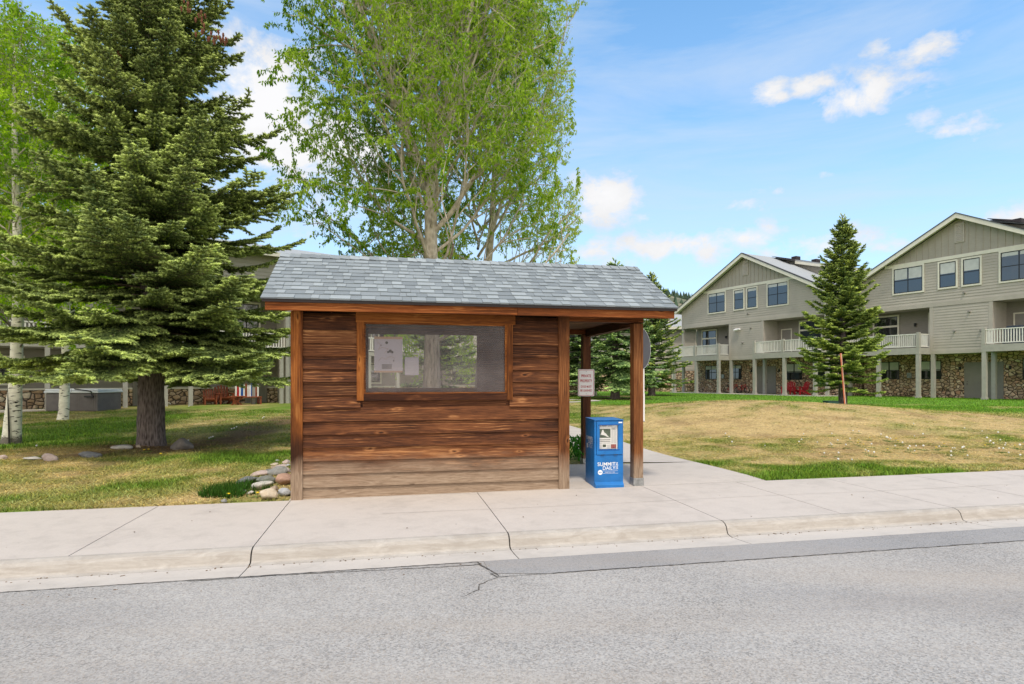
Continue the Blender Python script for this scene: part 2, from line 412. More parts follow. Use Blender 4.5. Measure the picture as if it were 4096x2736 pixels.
def stone_mat(name, sc, tint=1.0):
    m, nt, b = newmat(name); N = NT(nt)
    g = N.coord((1, 1, 1.45)); wn = N.noise(g, 2.0, 2)
    dv = N.n('ShaderNodeTexVoronoi'); dv.feature = 'DISTANCE_TO_EDGE'; dv.inputs['Scale'].default_value = sc; N.l(g, dv.inputs['Vector'])
    v = N.n('ShaderNodeTexVoronoi'); v.inputs['Scale'].default_value = sc; N.l(g, v.inputs['Vector'])
    sep = N.n('ShaderNodeSeparateColor'); N.l(v.outputs['Color'], sep.inputs[0])
    T = lambda *c: tuple(x*tint for x in c)
    c = N.ramp(sep.outputs[0], [(0, T(.20,.13,.085)), (.25, T(.36,.25,.165)), (.5, T(.30,.22,.17)), (.72, T(.46,.36,.26)), (.9, T(.34,.20,.14)), (1, T(.52,.45,.36))])
    c = N.mix(1.0, c, N.ramp(N.noise(g, 9, 4), [(.3, .75), (.7, 1.15)]), 'MULTIPLY')
    e = N.ramp(dv.outputs['Distance'], [(.03, 0.0), (.10, 1.0)])
    c = N.mix(1.0, c, (1.0, 1.02, .96), 'MULTIPLY'); c = N.mix(e, T(.055,.043,.034), c)
    N.l(c, b.inputs['Base Color']); b.inputs['Roughness'].default_value = .85; b.inputs['Specular IOR Level'].default_value = .2
    h = N.ramp(dv.outputs['Distance'], [(.0, 0.0), (.10, .6), (.3, 1.0)])
    N.l(N.bump(h, .9, .08), b.inputs['Normal'])
    return m
M['stone'] = stone_mat('river_stone_wall', 3.4, 1.6)
M['stone_far'] = stone_mat('river_stone_wall_pale', 3.0, 1.5)

def rock_mat(name, c0, c1):
    m, nt, b = newmat(name); N = NT(nt); v = N.coord()
    n = N.noise(v, 2.2, 6, .65, .8); s2 = N.noise(v, 22, 3, .8)
    f = N.math('ADD', N.math('MULTIPLY', n, .75), N.math('MULTIPLY', s2, .3))
    N.l(N.ramp(f, [(.35, c0), (.7, c1)]), b.inputs['Base Color']); b.inputs['Roughness'].default_value = .8
    N.l(N.bump(f, .5, .05), b.inputs['Normal']); return m
RK = {'grey': rock_mat('grey_river_rock', (.17,.17,.16), (.33,.33,.31)), 'slate': rock_mat('slate_river_rock', (.085,.09,.095), (.21,.22,.225)),
 'green': rock_mat('green_grey_rock', (.11,.115,.10), (.25,.26,.23)), 'salmon': rock_mat('salmon_rock', (.33,.19,.13), (.55,.36,.27)),
 'pink': rock_mat('pale_pink_rock', (.36,.27,.24), (.58,.48,.43)), 'white': rock_mat('whitish_rock', (.40,.38,.34), (.66,.64,.58)),
 'tan': rock_mat('tan_rock', (.27,.20,.14), (.46,.37,.28)), 'cream': rock_mat('cream_rock', (.44,.35,.24), (.64,.56,.44)),
 'brown': rock_mat('brown_rock', (.17,.11,.08), (.33,.24,.18)), 'light': rock_mat('light_grey_rock', (.30,.31,.32), (.50,.51,.52)),
 'boulder': rock_mat('boulder_rock', (.11,.10,.09), (.24,.21,.18))}

# ------------------------------------------------------------------ ground
def lawn_color(x, y):
    x = np.asarray(x, float); y = np.asarray(y, float)
    s, t = ST(x, y)
    n1 = fbm(x, y, .45, 4); n2 = fbm(x+50, y, 1.8, 3); n3 = fbm(x, y+80, .13, 3)
    right = sst(1.0, 4.0, x)
    dryL = .30+1.7*(n1-.5)+1.1*(n2-.5)
    dryL = dryL+.22*sst(-2, -5, x)*sst(13, 9, y)-.25*sst(-10, -12.5, x)*sst(12, 15, y)*sst(21, 18, y)
    mound = np.exp(-((x-9)/8.0)**4-((y-19)/8.5)**4)
    dryR = .50+.5*mound+1.3*(n1-.5)+1.4*(n2-.5)-.22*sst(1.2, .1, t)-.24*sst(3.5, .8, x-(3.9-(y-9.5)*.2))
    far = sst(25.5, 29.5, y+.25*(x-9)+2.6*(n1-.5)*2)*sst(2, 6, x)
    dryR = dryR*(1-far)-.15*far+far*.55*sst(.50, .62, n1)*sst(14, 17, x)*sst(34, 30, y)
    dry = np.clip(dryL*(1-right)+dryR*right, 0, 1)
    dry = np.clip(dry-.3*sst(.25, 0, t)*(t > 0), 0, 1)
    gr = np.stack([.11+.07*n2, .20+.08*n2, .020+.02*n2], -1)
    gr2 = np.stack([.10+.07*n2, .225+.09*n2, .03+0*n2], -1)
    gr = gr*(1-far[..., None])+gr2*far[..., None]
    st = np.stack([.46+.16*n2, .34+.12*n2, .15+.07*n2], -1)
    col = gr*(1-dry[..., None])+st*dry[..., None]
    br_ = np.clip((fbm(x+9, y-30, 1.1, 4)-.52)*4, 0, 1)*dry*.45
    col = col*(1-br_[..., None])+np.array([.24, .155, .08])*br_[..., None]
    # bare soil under the big spruce and along the berm
    cx_ = np.interp(y, [12.0, 13.0, 14.6, 18.5, 22.4], [-9.1, -7.9, -7.5, -7.9, -8.0])
    dl = np.abs(x-cx_-.5*(n1-.5))
    soil = np.clip(sst(.85, .25, dl/(1+.06*(y-13)))*sst(11.5, 12.6, y)*sst(24, 22, y)*(.75+1.2*(n2-.45)), 0, .92)
    soil = np.maximum(soil, sst(1.5, .5, np.hypot((x+8.2)/1.5, (y-13.9)*1.2)+(n1-.5)*1.2)*.9)
    for (tx, ty, tr) in ((16.2, 30, 1.3), (7.0, 41, 2.4), (8.2, 47, 2.2), (11.6, 50, 1.6), (-2.2, 17, 1.0)):
        soil = np.maximum(soil, .8*sst(tr*1.3, tr*.5, np.hypot(x-tx, y-ty)+(n1-.5)))
    sb = np.stack([.15+.06*n2, .095+.04*n2, .060+.02*n2], -1)
    return col*(1-soil[..., None])+sb*soil[..., None], dry, soil

ss = np.concatenate([np.array([-1500, -600, -250, -120, -60, -40]), np.arange(-28, 44.01, .3), np.array([50, 60, 80, 120, 250, 600, 1500])])
tt = np.concatenate([np.array([-1500, -500, -100, -20, -4, -.06, -.02, 0.0]), np.arange(.2, 40, .25), np.arange(40, 80, 1.0), np.array([90, 110, 150, 250, 500, 1000, 2500])])
SS, TT = np.meshgrid(ss, tt, indexing='ij')
GX = P0[0]+U[0]*SS+VV[0]*TT; GY = P0[1]+U[1]*SS+VV[1]*TT
GZ = gz(GX, GY)
gc, _, _ = lawn_color(GX, GY)
ni, nj = SS.shape
idx = np.arange(ni*nj).reshape(ni, nj)
F = np.stack([idx[:-1, :-1], idx[1:, :-1], idx[1:, 1:], idx[:-1, 1:]], -1).reshape(-1, 4)
o = np_mesh('lawn', np.stack([GX, GY, GZ], -1).reshape(-1, 3), F, M['lawn'], gc.reshape(-1, 3), smooth=True)
tag(o, kind='structure')

EZ = R(0)
def strip(name, mat, prof, joints, gap, kind='structure', s0=-40, s1=60):
    """cross section (t,z) extruded along the street, split at joints"""
    mb = MB(); js = [s0]+[j for j in joints if s0 < j < s1]+[s1]
    for a, b_ in zip(js[:-1], js[1:]):
        a2 = a+gap/2; b2 = b_-gap/2
        n = max(1, int((b2-a2)/.5)); us = np.linspace(a2, b2, n+1)
        for i in range(n):
            q = []
            for u_ in (us[i], us[i+1]):
                q.append([(*W(u_, t), float(zs(u_))+z) for t, z in prof])
            for j in range(len(prof)-1):
                mb.quad(q[0][j+1], q[1][j+1], q[1][j], q[0][j])
        for u_ in (a2, b2):       # end faces of the joint
            q = [(*W(u_, t), float(zs(u_))+z) for t, z in prof]; q2 = [(x, y, z-.12) for x, y, z in q]
            for j in range(len(prof)-1):
                mb.quad(q[j], q[j+1], q2[j+1], q2[j])
    return tag(mb.build(name, mat), kind=kind)
JW = [-8.0, -4.8, -1.6, 0.0, 2.5, 4.95, 6.5, 8.05, 9.6, 11.2, 12.8, 14.4, 16.0, 17.6, 19.2]
JC = [-8.0, 0.0, 2.5, 4.95, 8.05, 11.2, 14.4, 17.6]
strip('sidewalk', M['walk'], [(0, 0), (-1.0, 0), (-2.24, -.006)], JW, .010)
strip('curb', M['curb'], [(-2.243, -.006), (-2.28, -.009), (-2.325, -.024), (-2.355, -.052), (-2.380, -.115), (-2.395, -.130), (-2.45, -.139)], JC, .014)
strip('gutter', M['gutter'], [(-2.453, -.139), (-2.60, -.135), (-2.84, -.118)], JC, .010)
mb = MB()
for a, b_ in zip(np.arange(-40, 60, 1.0), np.arange(-39, 61, 1.0)):
    p = lambda s_, t_, z_: (*W(s_, t_), float(zs(s_))+z_)
    mb.quad(p(a, -2.9, -.16), p(b_, -2.9, -.16), p(b_, -2.2, -.16), p(a, -2.2, -.16))
    mb.quad(p(a, -2.2, -.05), p(b_, -2.2, -.05), p(b_, .0, -.05), p(a, .0, -.05))
tag(mb.build('joint_filler', M['joint']), kind='structure')
mb = MB()
for a, b_ in zip(np.arange(-60, 80, 2.0), np.arange(-58, 82, 2.0)):
    p = lambda s_, t_, z_: (*W(s_, t_), float(zs(s_))+z_)
    mb.quad(p(a, -14, -.10), p(b_, -14, -.10), p(b_, -2.842, -.120), p(a, -2.842, -.120))
tag(mb.build('road', M['asphalt']), kind='structure')
# ragged repair strip and cracks
random.seed(9)
mb = MB(); n = 260; us = np.linspace(2.16, 30, n)
e1 = [(-3.33+random.uniform(-.006, .006)) for _ in us]; e0 = [-2.852+random.uniform(-.004, .004) for _ in us]
for i in range(5): e1[i] = e1[5]+(5-i)*.022
for i in range(n-1):
    p = lambda s_, t_, z_: (*W(s_, t_), float(zs(s_))+z_)
    zf = lambda t_: -.12-(t_+2.842)*-.0018+.005
    mb.quad(p(us[i], e1[i], zf(e1[i])), p(us[i+1], e1[i+1], zf(e1[i+1])), p(us[i+1], e0[i+1], zf(e0[i+1])), p(us[i], e0[i], zf(e0[i])))
tag(mb.build('road_repair_strip', M['patch']), kind='structure')
mb = MB()
def crack(pts, w=.012, z=.0085, jit=.008):
    P = []
    for (a, b_) in zip(pts[:-1], pts[1:]):
        L = math.hypot(b_[0]-a[0], b_[1]-a[1]); k = max(2, int(L/.05))
        for i in range(k): f = i/k; P.append((a[0]+(b_[0]-a[0])*f+random.uniform(-jit, jit), a[1]+(b_[1]-a[1])*f+random.uniform(-jit, jit)))
    P.append(pts[-1])
    for (a, b_) in zip(P[:-1], P[1:]):
        d = Vector((b_[0]-a[0], b_[1]-a[1]));
        if d.length < 1e-5: continue
        d.normalize(); nn = Vector((-d.y, d.x))*w*random.uniform(.25, .6); d = d*.004
        q = []
        for (pt, sg, e) in ((a, -1, -1), (b_, -1, 1), (b_, 1, 1), (a, 1, -1)):
            s_ = pt[0]+sg*nn.x+e*d.x; t_ = pt[1]+sg*nn.y+e*d.y
            q.append((*W(s_, t_), float(zs(s_))-.12-(t_+2.842)*-.0018+z))
        mb.quad(*q)
crack([(2.16, -3.23), (2.2, -3.33), (3.5, -3.335), (30, -3.335)], .010)
crack([(2.10, -2.86), (2.12, -2.98), (2.16, -3.1), (2.22, -3.30)], .012)
crack([(2.2, -3.34), (2.02, -3.48), (2.0, -3.6), (1.88, -3.72)], .012, .004)
crack([(-.4, -2.875), (.4, -2.87), (1.0, -2.90), (1.6, -2.93), (2.12, -2.94)], .012, .004)
crack([(-6, -2.852), (-3, -2.852), (0, -2.852), (2.1, -2.852)], .009, .006, .005)
tag(mb.build('road_cracks', M['crack']), kind='structure')
mb = MB(); P_ = [(s_, -1.12+.02*math.sin(s_*1.3)+random.uniform(-.003, .003)) for s_ in np.arange(1.2, 10.5, .12)]
for (a, b_) in zip(P_[:-1], P_[1:]):
    w_ = .0028
    mb.quad(*[(*W(s_, t_), float(zs(s_))+.0035) for s_, t_ in ((a[0], a[1]-w_), (b_[0], b_[1]-w_), (b_[0], b_[1]+w_), (a[0], a[1]+w_))])
M['hair'] = simple('hairline_stain', (.27,.24,.20), .9, .3, 9)
tag(mb.build('sidewalk_hairline_crack', M['hair']), kind='structure')

# apron under the shelter and the footpath behind it
def sheet(name, rowsL, rowsR, mat, nu=10, up=.02, sub=.3):
    pts = []
    for i in range(len(rowsL)-1):
        L = math.hypot(rowsL[i+1][0]-rowsL[i][0], rowsL[i+1][1]-rowsL[i][1]); L2 = math.hypot(rowsR[i+1][0]-rowsR[i][0], rowsR[i+1][1]-rowsR[i][1])
        k = max(1, int(max(L, L2)/sub))
        for j in range(k+(i == len(rowsL)-2)):
            f = j/k
            a = [rowsL[i][q]+(rowsL[i+1][q]-rowsL[i][q])*f for q in (0, 1)]; b2 = [rowsR[i][q]+(rowsR[i+1][q]-rowsR[i][q])*f for q in (0, 1)]
            pts.append([(a[0]+(b2[0]-a[0])*u_, a[1]+(b2[1]-a[1])*u_) for u_ in np.linspace(0, 1, nu)])
    P = np.array(pts); Z = gz(P[..., 0], P[..., 1]); s_, t_ = ST(P[..., 0], P[..., 1])
    Z = np.where(t_ < .6, zs(s_), Z)+up*sst(-.01, .5, t_)+.001
    a, b2 = P.shape[:2]; I = np.arange(a*b2).reshape(a, b2)
    Fq = np.stack([I[:-1, :-1], I[:-1, 1:], I[1:, 1:], I[1:, :-1]], -1).reshape(-1, 4)
    V = np.concatenate([P, Z[..., None]], -1).reshape(-1, 3)
    # skirts
    o = np_mesh(name, V, Fq, mat, smooth=True)
    return tag(o, kind='structure')
PATH_L = [(1.30, 11.62), (1.42, 13.2), (1.45, 15.0), (1.0, 17.0), (-.3, 18.9), (-3.0, 20.3), (-7, 21.0)]
PATH_R = [(3.44, 11.55), (3.22, 12.6), (2.97, 13.9), (2.65, 16.6), (1.75, 19.7), (-2.0, 22.3), (-7, 23.0)]
sheet('shelter_apron', [W(-.02, .002), W(-.02, 2.62)], [W(7.02, .002), (3.44, 11.54)], M['walk'], 24)
sheet('footpath', PATH_L, PATH_R, M['walk'], 10)
sheet('far_footpath', [(-3, 30), (2, 32.5), (4.3, 35.6), (4.6, 38.3), (2, 40)], [(-3, 32.2), (2, 34.6), (5.4, 36.8), (5.2, 38.6), (2, 41.6)], M['walk'], 8)
def on_path(x, y):
    s, t = ST(x, y)
    r = (t < .02)
    r |= (s > -.05) & (s < 7.05) & (t < 2.7) & (x < 3.46+(11.54-y)*.225)
    for L, Rr in ((PATH_L, PATH_R),):
        yl = [p[1] for p in L]; xl = [p[0] for p in L]; yr = [p[1] for p in Rr]; xr = [p[0] for p in Rr]
        a = np.interp(y, yl, xl); b_ = np.interp(y, yr, xr)
        r |= (y > 11.4) & (y < 22.9) & (x > np.where(y > 21, -7, a)) & (x < b_)
    r |= (y > 30) & (y < 42) & (x > -4) & (x < 5.6) & (np.abs((y-32.5)-(x-1)*1.0) < 1.6)
    return r

# ------------------------------------------------------------------ grass blades
def blades(n, xr, yr, h, w, keep=None, lay=0.0, colmul=1.0, green=None):
    x = rng.uniform(*xr, n); y = rng.uniform(*yr, n)
    k = ~on_path(x, y)
    px = x/np.maximum(y, .1); k &= (np.abs(px) < 1.15)
    s, t = ST(x, y)
    k &= ~((s > -.7) & (s < 0.02) & (t > .05) & (t < 1.6) & (rng.random(n) < .75))
    if keep is not None: k &= keep(x, y)
    x = x[k]; y = y[k]; n = len(x)
    col, dry, soil = lawn_color(x, y)
    m_ = rng.random(n) > soil*.8; x = x[m_]; y = y[m_]; col = col[m_]; dry = dry[m_]; n = len(x)
    if green is not None: col = np.tile(np.array(green), (n, 1)); dry = dry*0
    z = gz(x, y)
    s, t = ST(x, y)
    H = h*rng.uniform(.5, 1.2, n)*(1-.45*dry)
    an = rng.uniform(0, 2*np.pi, n); Wd = w*rng.uniform(.6, 1.3, n)
    lean = rng.uniform(.1, .9, n)+lay*dry
    la = rng.uniform(0, 2*np.pi, n)
    dx = np.cos(an)*Wd; dy = np.sin(an)*Wd
    tipx = x+np.cos(la)*H*lean; tipy = y+np.sin(la)*H*lean; tipz = z+H/np.sqrt(1+lean**2)*.95
    V = np.stack([np.stack([x-dx, y-dy, z-.005], -1), np.stack([x+dx, y+dy, z-.005], -1), np.stack([tipx, tipy, tipz], -1)], 1)
    Fc = np.arange(n*3).reshape(n, 3)
    br = (.55+1.5*rng.random(n)**1.5)[:, None]*colmul
    hue = rng.normal(0, .10, n)[:, None]
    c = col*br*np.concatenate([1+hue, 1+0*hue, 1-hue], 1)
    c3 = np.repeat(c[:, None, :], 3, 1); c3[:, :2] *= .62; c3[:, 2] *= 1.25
    return V.reshape(-1, 3), Fc, np.clip(c3.reshape(-1, 3), 0, 1)
parts = [blades(125000, (-15.5, -2.6), (7.0, 14.0), .075, .008, lay=1.5), blades(70000, (-24, 0), (13.5, 27), .085, .012, lay=1.2),
         blades(150000, (2.4, 15), (9.0, 16), .07, .008, lay=2.2), blades(90000, (1, 28), (15.5, 30), .085, .013, lay=2.2),
         blades(60000, (-5, 42), (29, 60), .085, .016, lay=1),
         blades(50000, (-14, 16), (5, 13), .105, .007, keep=lambda x, y: (ST(x, y)[1] < .30), colmul=.8),
         blades(7000, (-4.4, -2.9), (8.0, 9.9), .15, .007, keep=lambda x, y: np.hypot((x+3.9)/.55, (y-8.75)/.55)+.5*(fbm(x, y, 3, 2)-.5) < .9, colmul=.55, green=(.06, .17, .02)),
         ]
Vs = []; Fs = []; Cs = []; off = 0
for v, f, c in parts: Vs.append(v); Fs.append(f+off); Cs.append(c); off += len(v)
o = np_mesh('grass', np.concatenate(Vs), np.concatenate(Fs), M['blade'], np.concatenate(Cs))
tag(o, 'short green and straw coloured grass covering the lawns', 'grass', kind='stuff')

# ------------------------------------------------------------------ stamping + trees
def frames(D, roll):
    D = D/np.linalg.norm(D, axis=1, keepdims=True)
    up = np.tile(np.array([0, 0, 1.0]), (len(D), 1)); up[np.abs(D[:, 2]) > .95] = (1, 0, 0)
    S = np.cross(D, up); S /= np.linalg.norm(S, axis=1, keepdims=True); T = np.cross(S, D)
    c = np.cos(roll)[:, None]; s = np.sin(roll)[:, None]
    return D, S*c+T*s, T*c-S*s
def stamp(tv, tf, P, D, roll, L, Rr):
    D, S, T = frames(D, roll); n = len(P)
    V = P[:, None, :]+tv[None, :, 0:1]*D[:, None, :]*L[:, None, None]+(tv[None, :, 1:2]*S[:, None, :]+tv[None, :, 2:3]*T[:, None, :])*Rr[:, None, None]
    Fc = tf[None]+(np.arange(n)*len(tv))[:, None, None]
    return V.reshape(-1, 3), Fc.reshape(-1, tf.shape[1])
def tubes(segs, n=6):
    S = np.array(segs, float); P = S[:, 0:3]; Q = S[:, 3:6]; r0 = S[:, 6]; r1 = S[:, 7]
    D = Q-P; D, X, Y = frames(D+1e-9, np.zeros(len(P)))
    a = np.arange(n)*2*np.pi/n
    ringd = np.cos(a)[None, :, None]*X[:, None]+np.sin(a)[None, :, None]*Y[:, None]
    V = np.concatenate([P[:, None]+ringd*r0[:, None, None], Q[:, None]+ringd*r1[:, None, None]], 1)
    i = np.arange(n); j = (i+1) % n
    tf = np.stack([i, j, j+n, i+n], -1)
    Fc = tf[None]+(np.arange(len(P))*2*n)[:, None, None]
    return V.reshape(-1, 3), Fc.reshape(-1, 4)
def trunk_mesh(name, pts, radii, mat, parent, n=16, bump=.06, seed=0):
    r_ = np.random.default_rng(seed); V = []; m_ = len(pts)
    PP = np.array(pts, float); zz = np.cumsum(np.r_[0, np.linalg.norm(np.diff(PP, axis=0), axis=1)])
    k = max(8, int(zz[-1]/.18)); zi = np.linspace(0, zz[-1], k)
    C3 = np.stack([np.interp(zi, zz, PP[:, q]) for q in range(3)], -1); rr = np.interp(zi, zz, radii)
    a = np.arange(n)*2*np.pi/n; ph = r_.random((k, n))
    rad = rr[:, None]*(1+bump*(ph-.5)*2*.7+bump*np.sin(a*3+1.3)[None]+bump*.5*np.sin(a*7+.4+zi[:, None]))
    V = np.stack([C3[:, None, 0]+rad*np.cos(a), C3[:, None, 1]+rad*np.sin(a), np.repeat(C3[:, 2:3], n, 1)], -1).reshape(-1, 3)
    I = np.arange(k*n).reshape(k, n); J = np.roll(I, -1, 1)
    Fc = np.stack([I[:-1], J[:-1], J[1:], I[1:]], -1).reshape(-1, 4)
    return np_mesh(name, V, Fc, mat, parent=parent, smooth=True)

# spruce sprig template (bottle brush)
def sprig_template(spikes=12):
    v = [(0, 0, 0)]; f = []
    for (x, r) in ((.22, .62), (.70, .55)):
        for i in range(4): a = i*math.pi/2+x*2; v.append((x, r*math.cos(a), r*math.sin(a)))
    v.append((1.0, 0, 0))
    for i in range(4):
        j = (i+1) % 4
        f += [(0, 1+j, 1+i), (1+i, 1+j, 5+j), (1+i, 5+j, 5+i), (5+i, 5+j, 9)]
    rr = random.Random(3)
    for k in range(spikes):
        x = .05+.85*k/spikes; a = k*2.4; w = .16
        n = len(v)
        v += [(x-.03, .3*math.cos(a-w*2), .3*math.sin(a-w*2)), (x+.06, .3*math.cos(a+w*2), .3*math.sin(a+w*2)), (x+.24, 1.15*math.cos(a), 1.15*math.sin(a))]
        f.append((n, n+1, n+2))
    return np.array(v, float), np.array(f, int)
SPR = sprig_template(12); SPR_LO = sprig_template(5)

def spruce(name, loc, H, z0, prof, nb, sl, sr, label, trunk_r, seed, lo=False, group=None, pitch=(32, -12), dens=1.0, tone=1.0, parts_label=None, tip=(.30,.40,.15), base=(.05,.088,.034), blue=.0, reach=None, fpow=.90):
    r_ = np.random.default_rng(seed)
    root = empty(name, loc, 0, label, 'tree', group)
    g0 = 0.0
    trunk_mesh('trunk', [(0, 0, g0-.15), (0, 0, g0+.12), (.02, 0, H*.3), (-.03, .02, H*.65), (0, 0, H)], [trunk_r*1.25, trunk_r*1.04, trunk_r*.78, trunk_r*.38, .012], M['bark_spruce'], root, 14, .05, seed)
    segs = []; P = []; D = []; Ls = []; Rs = []; Cc = []
    for b_ in range(nb):
        f = (b_+.5)/nb; f = f**fpow
        z = z0+(H-z0-.12)*f+r_.normal(0, .06)
        az = b_*2.39996+r_.normal(0, .25)
        rp = prof(f)*r_.uniform(.72-.12*f, 1.12+.22*f)
        if reach is not None: rp *= reach(az, f)
        pt = R(pitch[1]+(pitch[0]-pitch[1])*f**.9+r_.normal(0, 5))
        L = rp/math.cos(pt)
        if L < .08: L = .08
        n = max(4, int(L/.16)); p = np.array([0, 0, z]); st = L/n
        d0 = np.array([math.cos(az), math.sin(az), 0])
        pts = [p]; dr = []
        for i in range(n):
            u_ = i/n
            pp = pt - R(14)*math.sin(u_*math.pi)*(1-f) + R(24)*u_**2
            d = d0*math.cos(pp)+np.array([0, 0, math.sin(pp)])
            d = d+np.array([-d0[1], d0[0], 0])*r_.normal(0, .06)
            p = p+d*st; pts.append(p); dr.append(d)
            segs.append((*pts[-2], *p, max(.005, .020*(L/2.5)*(1-u_)+.005), max(.004, .020*(L/2.5)*(1-(i+1)/n)+.004)))
        side = np.array([-d0[1], d0[0], 0])
        # secondaries
        step = (.13 if not lo else .24)/dens
        m_ = int(L/step)
        for k in range(m_):
            u_ = (k+.5)/m_
            if u_ < .18 and f < .8: 
                if r_.random() < .6: continue
            ip = min(n-1, int(u_*n)); base_p = pts[ip]+(pts[ip+1]-pts[ip])*(u_*n-ip)
            for sg in (-1, 1):
                SL = (.20+.30*L*(1-u_)**.8*min(1, u_*3+.25))*r_.uniform(.6, 1.25)
                SL = min(SL, 1.0)
                ang = R(48)+r_.normal(0, .16)
                d = dr[ip]*math.cos(ang)+side*sg*math.sin(ang)
                droop = r_.uniform(.05, .55)*(.5+.8*f)+.05
                q = base_p.copy(); ns = max(1, int(SL/(sl*.62)))
                for j in range(ns):
                    w_ = j/ns
                    dd = d+np.array([0, 0, -droop*(w_+.25)+.12]); dd /= np.linalg.norm(dd)
                    e = (u_*.55+w_*.45)
                    P.append(q); D.append(dd+r_.normal(0, .10, 3)); Ls.append(sl*r_.uniform(.8, 1.25)); Rs.append(sr*r_.uniform(.8, 1.2))
                    Cc.append((e, w_, f, z))
                    # little side sprigs
                    if not lo or r_.random() < .5:
                        for s2 in (-1, 1):
                            sd = np.cross(dd, [0, 0, 1.0]); sd /= (np.linalg.norm(sd)+1e-6)
                            d3 = dd*.62+sd*s2*.78+np.array([0, 0, -.18*r_.random()])
                            P.append(q+dd*sl*.2); D.append(d3); Ls.append(sl*r_.uniform(.5, .95)); Rs.append(sr*r_.uniform(.75, 1.05)); Cc.append((e, w_, f, z))
                    q = q+dd*sl*.62
                if ns > 1: segs.append((*base_p, *q, .006, .003))
        for j in range(max(1, int(L/(sl*.9)))):    # along the branch itself
            u_ = 1-j*sl*.8/L
            if u_ < .25: break
            ip = min(n-1, max(0, int(u_*n)-1))
            P.append(pts[ip]); D.append(dr[ip]+r_.normal(0, .08, 3)); Ls.append(sl*1.1); Rs.append(sr); Cc.append((u_, .8, f, z))
    P = np.array(P); D = np.array(D); Ls = np.array(Ls); Rs = np.array(Rs); Cc = np.array(Cc)
    tv, tf = SPR_LO if lo else SPR
    V, Fc = stamp(tv, tf, P, D, r_.uniform(0, 6.28, len(P)), Ls, Rs)
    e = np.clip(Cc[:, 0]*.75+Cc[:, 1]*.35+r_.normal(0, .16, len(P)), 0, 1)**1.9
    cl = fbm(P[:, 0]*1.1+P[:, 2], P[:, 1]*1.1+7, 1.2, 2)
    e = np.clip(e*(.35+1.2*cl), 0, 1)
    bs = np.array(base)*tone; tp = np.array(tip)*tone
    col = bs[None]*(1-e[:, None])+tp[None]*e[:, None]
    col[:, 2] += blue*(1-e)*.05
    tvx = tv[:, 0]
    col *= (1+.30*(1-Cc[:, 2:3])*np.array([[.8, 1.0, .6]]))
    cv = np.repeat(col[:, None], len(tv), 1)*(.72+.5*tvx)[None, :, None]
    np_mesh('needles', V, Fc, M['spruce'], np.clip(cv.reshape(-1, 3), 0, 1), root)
    Vt, Ft = tubes(segs, 5)
    np_mesh('branches', Vt, Ft, M['twig'], parent=root)
    return root, P

